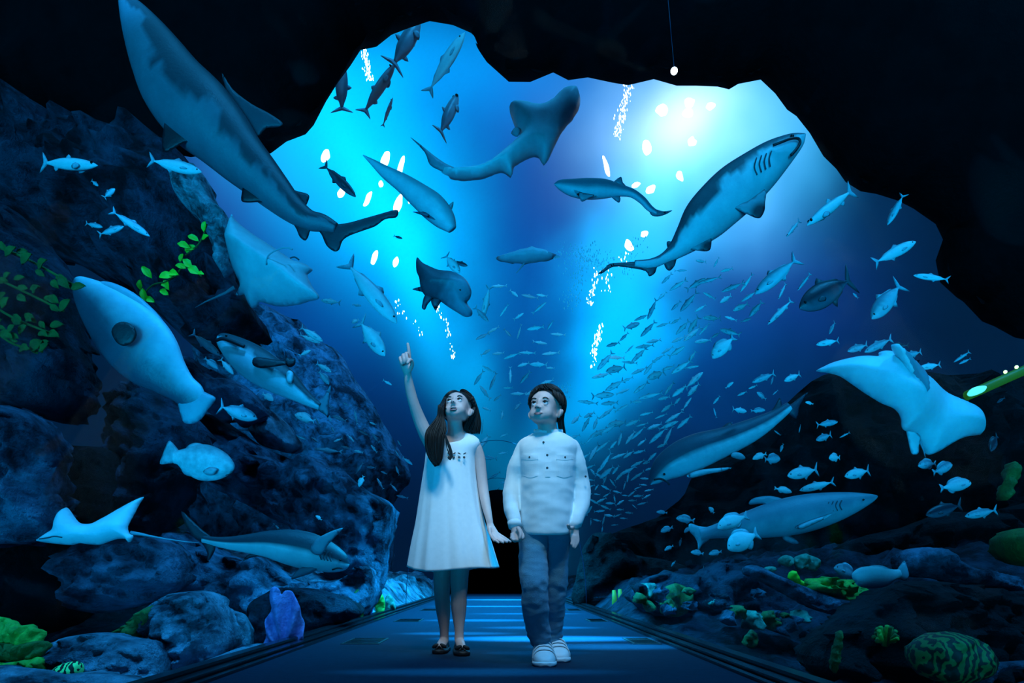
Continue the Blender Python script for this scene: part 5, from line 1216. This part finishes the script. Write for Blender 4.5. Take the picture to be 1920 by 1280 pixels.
trainer((P(1041,1080,3.42).x, 3.43, 0), (P(1050,1080,3.24).x, 3.22, 0))
for k, (x, y, z, tx, ty, tz, e) in enumerate(((-.25, 1.9, 3.7, -.18, 3.62, 1.22, 205), (.25, 1.6, 3.4, .22, 3.2, 1.05, 180))):
    spot('children_spot', (x, y, z), (tx, ty, tz), e, (.56, .84, .92), 29, .9, .22)  # added spots aimed at the children from above the acrylic
# lamps added for the light pools that the rippled surface throws on the walkway
area('walkway_fill', (0, 9.5, 2.15), (0, 9.5, 0), 620, (.005, .46, 1.0), 1.5, 8.5, 120)  # added area lamp that brightens the far walkway, no opening there
for x, y, e, sz, wx in ((.3, 4.45, 1100, 14, 3.2), (-.3, 4.85, 350, 9, 3), (.62, 3.95, 300, 12, 2.5), (.3, 5.4, 420, 10, 3), (-.15, 6.3, 600, 12, 3), (.25, 7.4, 500, 10, 4), (-.1, 9.2, 900, 14, 4), (.1, 11.8, 1200, 20, 3), (-.1, 2.9, 90, 8, 5), (.15, 3.62, 50, 6, 4)):
    o = spot('ripple_light', (x, y, 2.1), (x, y, 0), e*5.5, (.005, .50, 1.0), sz, 1.0, .05); o.rotation_euler = (0, 0, 0); o.scale = (wx, 1, 1)

# ------------------------------------------------------------------ corals, plants, lights of the tank
M_green = mat('green_coral', (.03, .22, .02), .6, (.16, .62, .05), 12, 6, .4, 30)
M_greend = mat('dark_green_coral', (.02, .07, .008), .7, (.07, .20, .02), 10, 6, .5, 30)
M_lime = mat('lime_leaf', (.25, .70, .02), .5, (.5, .95, .03), 18)
M_purple = mat('purple_coral', (.30, .14, .42), .7, (.75, .42, .85), 14, 8, .5, 40, contrast=.35)
M_teal = mat('teal_coral', (.02, .12, .09), .6, (.12, .42, .30), 14, 6, .4, 30)
M_orange = mat('orange_reflection', (.9, .30, .01), .6, (1, .45, .05), 20)
def brainmat(name, a, b, sc):
    m = mat(name, a, .7); t = m.node_tree; n = t.nodes; bs = n['Principled BSDF']
    tcn = [x for x in n if x.type == 'TEX_COORD'][0]
    w = n.new('ShaderNodeTexWave'); w.inputs['Scale'].default_value = sc; w.inputs['Distortion'].default_value = 9; w.inputs['Detail'].default_value = 2; w.inputs['Detail Scale'].default_value = 1.6
    r = n.new('ShaderNodeValToRGB'); r.color_ramp.elements[0].position = .42; r.color_ramp.elements[1].position = .58; r.color_ramp.elements[0].color = (*a, 1); r.color_ramp.elements[1].color = (*b, 1)
    t.links.new(tcn.outputs['Object'], w.inputs['Vector']); t.links.new(w.outputs['Fac'], r.inputs['Fac']); t.links.new(r.outputs['Color'], bs.inputs['Base Color'])
    bp = n.new('ShaderNodeBump'); bp.inputs['Strength'].default_value = .8; t.links.new(w.outputs['Fac'], bp.inputs['Height']); t.links.new(bp.outputs[0], bs.inputs['Normal'])
    return m
M_brain = brainmat('brain_coral', (.004, .008, .004), (.30, .95, .25), 14)
def coral(name, label, outline, D, T, m, cat='coral', ribs=0, rough=.03, step=4, amp=.03, group=None):
    """a standing plate of coral with a ruffled rim"""
    xs = [p[0] for p in outline]; ys = [p[1] for p in outline]; cx, by = sum(xs)/len(xs), max(ys)
    def bend(x, y):
        a = math.atan2(x-cx, by-y+8); return amp*sin(a*ribs)*min(1, (by-y)/(.5*(by-min(ys))+1)) if ribs else 0
    o = pillow(name, outline, D, T, m, None, step=step, bend=bend, rough=rough, rscale=6, seed=int(cx))
    tag(center_origin(o), label, cat, group); return o
coral('sea_fan', 'large purple ruffled coral fan beside the walkway edge on the girl\'s side', [(497,1225),(495,1205),(500,1180),(498,1160),(506,1140),(503,1122),(508,1106),(518,1099),(526,1104),(529,1114),(534,1107),(544,1108),(552,1118),(560,1126),(566,1138),(566,1155),(570,1175),(570,1195),(562,1206),(540,1212),(515,1218)], 4.15, .016, M_purple, ribs=15, amp=.035, step=2.6, rough=.004)
coral('sea_fan', 'smaller dark purple coral fan farther down the walkway edge', [(674,1162),(676,1140),(670,1120),(674,1104),(684,1094),(694,1098),(702,1112),(702,1130),(698,1150),(688,1160)], 6.6, .02, M_purple, ribs=11, step=3, rough=.004)
coral('plate_coral', 'green plate coral just left of the smaller purple fan', [(655,1160),(660,1135),(664,1112),(672,1104),(677,1115),(682,1140),(680,1158),(668,1166)], 6.2, .03, M_greend, ribs=7, step=3)
coral('plate_coral', 'yellow-green plate coral just right of the smaller purple fan', [(706,1150),(702,1130),(704,1112),(712,1108),(720,1122),(722,1140),(716,1152)], 7.2, .03, M_green, ribs=7, step=3)
coral('plate_coral', 'pale teal plate coral beside the far walkway edge on the girl\'s side', [(724,1146),(722,1126),(728,1114),(736,1120),(742,1136),(740,1146)], 7.8, .03, M_teal, ribs=7, step=3)
for k, ol in enumerate(([(-60,1150),(0,1156),(22,1160),(38,1172),(58,1170),(74,1176),(80,1190),(74,1212),(40,1218),(0,1214),(-60,1212)], [(-60,1196),(0,1204),(40,1206),(80,1200),(84,1216),(76,1232),(40,1238),(0,1242),(-60,1240)], [(-60,1236),(0,1242),(40,1238),(78,1230),(82,1250),(72,1272),(40,1288),(0,1295),(-60,1295)])):
    coral('ruffled_coral', ('top', 'middle', 'bottom')[k]+' tier of the big ruffled green coral in the bottom corner', ol, 3.3-.04*k, .035, M_green if k != 1 else M_greend, ribs=15, amp=.02, rough=.02, group=None)
coral('brain_coral', 'small green brain coral with dark mazy grooves by the ruffled green coral', [(92,1285),(96,1262),(108,1248),(128,1241),(148,1240),(154,1250),(152,1268),(146,1285)], 3.05, .055, M_brain, rough=.005, step=4)
coral('mossy_rock', 'dark mossy green patch on the rocks left of the pale pitted boulder', [(190,1212),(200,1192),(222,1178),(246,1158),(268,1142),(292,1134),(300,1150),(290,1172),(284,1190),(262,1206),(230,1222),(204,1228)], 3.75, .07, M_greend, 'rock', rough=.06, step=4)
# boy's side
coral('brain_coral', 'wide dark green knobbly coral dome on the boy\'s side, nearest the corner', [(1712,1230),(1722,1205),(1745,1190),(1775,1184),(1810,1190),(1838,1208),(1852,1235),(1846,1262),(1800,1282),(1750,1275),(1722,1258)], 3.1, .16, brainmat('dome_coral', (.004, .012, .004), (.05, .17, .03), 9), rough=.02, step=5)
tc_ = thing('tube_coral', P(1660, 1215, 3.5), 'clump of green finger coral with bright tips beside the coral dome', 'coral')
R_ = random.Random(2)
for i in range(42):
    a = R_.uniform(0, 2*pi); rr_ = R_.uniform(.1, 1)**.6; bx, by = 1660+cos(a)*5*rr_, 1206+sin(a)*5*rr_
    tx, ty = 1660+cos(a)*25*rr_, 1192-14*(1-rr_)-sin(a)*20*rr_
    dd = R_.uniform(-.06, .06)
    tube('branch', [P(bx, by, 3.5+dd), P((bx+tx)/2, (by+ty)/2, 3.5+dd*1.5), P(tx, ty, 3.5+dd*2)], [.010, .009, .011], M_greend if i % 3 else M_green, tc_, 7)
coral('blade_coral', 'tall narrow green coral blade rising from the black corner bank', [(1560,1255),(1558,1225),(1564,1200),(1572,1182),(1580,1185),(1576,1210),(1572,1240),(1568,1262)], 3.3, .02, M_greend, ribs=0, step=3)
coral('plate_coral', 'broad dark green cup coral on the jumbled reef mound', [(1240,1150),(1236,1125),(1242,1104),(1258,1094),(1280,1096),(1294,1108),(1298,1130),(1288,1148),(1270,1156)], 6.0, .10, M_greend, ribs=9, amp=.06)
coral('plate_coral', 'dark green leafy coral at the left of the jumbled reef mound', [(1186,1130),(1184,1112),(1192,1098),(1206,1096),(1214,1112),(1210,1130),(1198,1138)], 7.0, .06, M_greend, ribs=9)
coral('plate_coral', 'small green coral tuft low on the jumbled reef mound', [(1398,1212),(1396,1192),(1404,1180),(1416,1184),(1420,1200),(1414,1214)], 4.9, .04, M_greend, ribs=9, step=3)
coral('cup_coral', 'teal-rimmed cup coral, left one of the two below the bulky shark', [(1464,1058),(1460,1048),(1470,1040),(1484,1042),(1488,1052),(1478,1062)], 6.0, .05, M_teal, ribs=7, step=3)
coral('cup_coral', 'teal-rimmed cup coral, right one of the two below the bulky shark', [(1496,1068),(1488,1052),(1498,1040),(1514,1038),(1530,1046),(1536,1060),(1526,1072),(1510,1066)], 6.0, .06, M_teal, ribs=9, step=3)
coral('plate_coral', 'bright leafy coral bed in front of the pale grouper', [(1510,1098),(1524,1084),(1548,1080),(1566,1088),(1584,1086),(1606,1096),(1622,1104),(1618,1120),(1590,1126),(1550,1118),(1524,1110)], 5.5, .10, M_green, ribs=15, amp=.07, rough=.09)
coral('plate_coral', 'yellow-green coral nub between the cup corals and the leafy bed', [(1478,1084),(1480,1070),(1490,1072),(1500,1084),(1512,1096),(1504,1100),(1490,1092)], 5.6, .04, M_lime, ribs=5, step=3)
coral('plate_coral', 'small lime coral ledge at the top of the long mottled limb', [(1430,1068),(1438,1062),(1452,1062),(1456,1068),(1444,1072)], 5.7, .03, M_teal, step=3)
coral('kelp', 'dim green weed hanging at the picture edge above the coral reef', [(1874,930),(1880,900),(1892,874),(1908,864),(1918,872),(1910,892),(1898,915),(1884,938)], 5.2, .05, M_greend, 'seaweed', ribs=7)
coral('boulder', 'round dark green boulder at the picture edge above the mossy limb', [(1884,1040),(1878,1015),(1888,998),(1910,990),(1960,995),(1970,1040),(1940,1062),(1900,1056)], 6.0, .3, M_greend, 'rock', rough=.03)
for k, (x, y) in enumerate(((1152, 1148), (1163, 1146))):
    tag(center_origin(tube('reflection_tube', [P(x, y, 8.3), P(x+1, y-20, 8.3), P(x-1, y-42, 8.3)], [.03, .035, .02], M_orange, None, 8)), 'orange tube standing for a reflection against the black reef bank, '+('left' if k == 0 else 'right')+' of the two', 'glint')  # an orange reflection built as solid coloured tubes
R_ = random.Random(21)
for k in range(26):    # shaggy coral lumps covering the boy's side of the reef
    x, y = R_.uniform(1190, 1560), 0; y = 1085+(x-1190)*.28+R_.uniform(-10, 60)-(30 if x > 1400 else 0); s_ = R_.uniform(9, 20)
    ol = [(x+cos(a)*s_*R_.uniform(.6, 1.2), y+sin(a)*s_*R_.uniform(.6, 1.1)) for a in [2*pi*q/9 for q in range(9)]]
    tag(center_origin(pillow('coral_clump', ol, 5.9-(y-1085)*.008, .09, (M_greend, M_rock, M_teal, M_rockd)[k % 4] if k % 8 else M_greend, None, step=4, rough=.10, rscale=5, seed=k)), 'shaggy coral lump on the jumbled reef mound behind the walkway edge', 'coral', 'coral lumps on the reef mound')
# leafy sprigs
def leaf_mesh(name, c, d, L, W, m, parent, R_):
    d = d.normalized(); s = d.cross(Vector((0, -1, .2))).normalized(); n_ = s.cross(d)
    V_ = []; rows = [(0, .1), (.2, .7), (.45, 1), (.7, .8), (.88, .45), (1, .05)]
    for t, w in rows:
        for q in (-1, -.5, 0, .5, 1): V_.append(c+d*L*t+s*W*w*q*(1+.2*R_.uniform(-1, 1))+n_*(L*.25*sin(t*2.6)+W*.35*abs(q)))
    V_ += [v+n_*.004 for v in V_]; k = len(rows); F_ = []
    for i in range(k-1):
        for j in range(4):
            a = i*5+j; F_.append((a, a+1, a+6, a+5)); b = a+k*5; F_.append((b+5, b+6, b+1, b))
    return mesh(name, V_, F_, m, parent=None), parent
def sprig(label, stem, D, leaves, m, name='coral_sprig'):
    g = thing(name, P(*stem[0], D), label, 'seaweed')
    tube('stem', [P(x, y, D) for x, y in catmull(stem, 4, False)], .008, M_greend, g, 6)
    R_ = random.Random(int(stem[0][0])+5)
    for x, y, ang, L in leaves:
        o, _ = leaf_mesh('leaf', P(x, y, D, R_.uniform(-.05, .05)), Vector((cos(math.radians(ang)), R_.uniform(-.3, .3), sin(math.radians(ang)))), L/FPX*D, L*.30/FPX*D, m, g, R_)
        rebase(o, g)
sprig('highest lime-green sprig of small leaves before the dark overhang', [(388,420),(380,444),(368,462),(345,480)], 6.6, [(384,436,70,18),(380,450,20,16),(372,452,160,20),(368,462,200,22),(358,468,170,22),(346,478,250,16),(352,474,110,14)], M_lime)
sprig('middle lime-green sprig with long thin leaves', [(378,518),(362,506),(344,500),(334,510)], 6.6, [(376,516,150,26),(362,504,140,22),(350,502,180,20),(372,512,-20,12)], M_lime)
sprig('lowest lime-green sprig with the broadest leaves', [(335,515),(310,528),(285,535),(262,560)], 6.4, [(318,516,-15,26),(330,520,200,26),(305,524,-60,24),(290,526,130,24),(300,545,-30,20),(268,540,-80,24),(266,545,80,18),(268,556,-25,20)], M_lime)
R_ = random.Random(4)
for k, (x0, y0) in enumerate(((-10,460),(-10,520),(-10,575),(-10,620))):
    L = []
    for i in range(13): 
        t = i/12; L.append((x0+t*(150-20*k), y0+t*(75-12*k)+R_.uniform(-14, 14), R_.uniform(-60, 60), R_.uniform(16, 30)))
    sprig(('uppermost', 'second', 'third', 'lowest')[k]+' dim green leafy branch in front of the dark cliff rock at the picture edge', [(x0,y0),(x0+60-8*k,y0+25),(x0+150-20*k,y0+75-12*k)], 4.35+.05*k, L, M_greend)
# lights, and glowing shapes painted for glare and reflections
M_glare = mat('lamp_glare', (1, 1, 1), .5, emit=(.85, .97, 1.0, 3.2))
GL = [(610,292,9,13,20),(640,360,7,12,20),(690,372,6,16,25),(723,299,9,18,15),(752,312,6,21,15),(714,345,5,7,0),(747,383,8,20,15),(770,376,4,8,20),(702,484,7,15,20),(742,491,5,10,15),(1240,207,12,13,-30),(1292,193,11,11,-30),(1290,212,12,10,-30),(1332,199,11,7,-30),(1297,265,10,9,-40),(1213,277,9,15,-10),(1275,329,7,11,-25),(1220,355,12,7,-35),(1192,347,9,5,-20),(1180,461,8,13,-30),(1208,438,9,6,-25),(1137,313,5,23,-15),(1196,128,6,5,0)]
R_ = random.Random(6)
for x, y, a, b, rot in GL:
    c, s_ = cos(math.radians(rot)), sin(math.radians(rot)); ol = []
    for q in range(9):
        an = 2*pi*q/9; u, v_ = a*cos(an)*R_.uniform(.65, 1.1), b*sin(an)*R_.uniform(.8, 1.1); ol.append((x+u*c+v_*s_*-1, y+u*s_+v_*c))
    tag(center_origin(pillow('lamp_or_glare', ol, 19, .08, M_glare, None, step=5)), 'glowing patch for white lamp glare '+('left of the tunnel crown, ' if x < 900 else 'by the sun glow, ')+'rippled by the water surface', 'lamp', 'glowing glare patches '+('left of the crown' if x < 900 else 'by the sun glow'))  # lamp glare on the rippled surface, built as glowing patches
b = bmesh.new(); ell(b, P(1264, 133, 9.0), (.045,)*3, None, 16); me = bpy.data.meshes.new('lamp_or_glare'); b.to_mesh(me); b.free()
o = link('lamp_or_glare', me, M_glare); tag(center_origin(o), 'small round lamp at the vault rim hanging on a thin wire', 'lamp')
tag(center_origin(tube('lamp_wire', [P(1264, 126, 9.0), P(1258, 60, 9.0), P(1250, -30, 9.0)], .004, M_seam, None, 5)), 'thin wire running up the black vault from the round lamp', 'wire')
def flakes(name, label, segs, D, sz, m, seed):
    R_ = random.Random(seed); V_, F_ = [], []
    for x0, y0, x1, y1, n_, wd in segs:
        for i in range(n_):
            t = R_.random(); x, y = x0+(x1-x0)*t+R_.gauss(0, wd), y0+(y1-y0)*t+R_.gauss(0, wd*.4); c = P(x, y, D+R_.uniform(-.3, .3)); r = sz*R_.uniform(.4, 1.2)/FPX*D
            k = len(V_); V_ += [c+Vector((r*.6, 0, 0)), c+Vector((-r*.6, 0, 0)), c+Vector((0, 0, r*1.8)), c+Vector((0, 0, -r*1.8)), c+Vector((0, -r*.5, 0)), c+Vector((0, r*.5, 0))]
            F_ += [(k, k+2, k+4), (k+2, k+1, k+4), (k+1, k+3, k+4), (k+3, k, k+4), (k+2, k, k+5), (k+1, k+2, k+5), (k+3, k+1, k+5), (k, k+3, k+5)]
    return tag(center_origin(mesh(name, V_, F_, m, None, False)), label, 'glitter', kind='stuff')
flakes('sparkle_flakes', 'streaks of glowing flakes for lamp sparkle over the left light shaft', [(680,80,694,150,150,3.5),(743,560,760,600,14,3),(818,566,826,600,14,3),(835,588,850,670,26,2.5),(780,600,792,640,8,4)], 15, 1.6, M_glare, 1)  # lamp reflections on the acrylic, shaped as glowing flakes
flakes('sparkle_flakes', 'streaks of glowing flakes for lamp sparkle over the right light shaft', [(1180,160,1155,258,150,4.5),(1175,470,1166,500,20,5),(1122,500,1104,572,50,4),(1140,500,1136,550,20,5),(1126,612,1108,690,60,4),(1128,608,1112,660,30,3)], 15, 1.6, M_glare, 2)
M_bub = mat('bubbles', (.7, .9, 1), .25, emit=(.0, .42, .62, .35))
flakes('bubbles', 'cloud of fine bubbles where the right light shaft meets the tunnel crown', [(1075,470,1130,500,260,20),(1085,500,1070,580,120,10),(1060,720,1045,760,60,8),(1200,440,1170,520,60,10)], 14.5, 1.5, mat('bubble', (.75, .92, 1), .2), 3)
gl = thing('gallery_light', P(1865, 715, 8.0), 'green-lit gallery strip with two small bright bulbs beyond the bright ray\'s far wing', 'light')
tube('rail', [P(x, y, 8.0) for x, y in [(1812,742),(1840,730),(1880,712),(1925,692),(1960,676)]], .055, mat('gallery_green', (.02, .10, .02), .5, emit=(.02, .20, .0, .35)), gl, 8)
M_gb = mat('gallery_bulb', (1, 1, 1), .5, emit=(.5, 1, .25, 2.5))
for x, y in ((1885, 697), (1906, 688)):
    b = bmesh.new(); ell(b, P(x, y, 7.9), (.02,)*3, None, 10); me = bpy.data.meshes.new('bulb'); b.to_mesh(me); b.free(); rebase(link('bulb', me, M_gb), gl)
pillow('lit_panel', [(1813,738),(1822,728),(1838,723),(1850,724),(1846,733),(1832,740),(1818,743)], 7.9, .02, mat('gallery_panel', (1, 1, 1), .5, emit=(.1, .75, .6, 1.0)), gl, step=4)
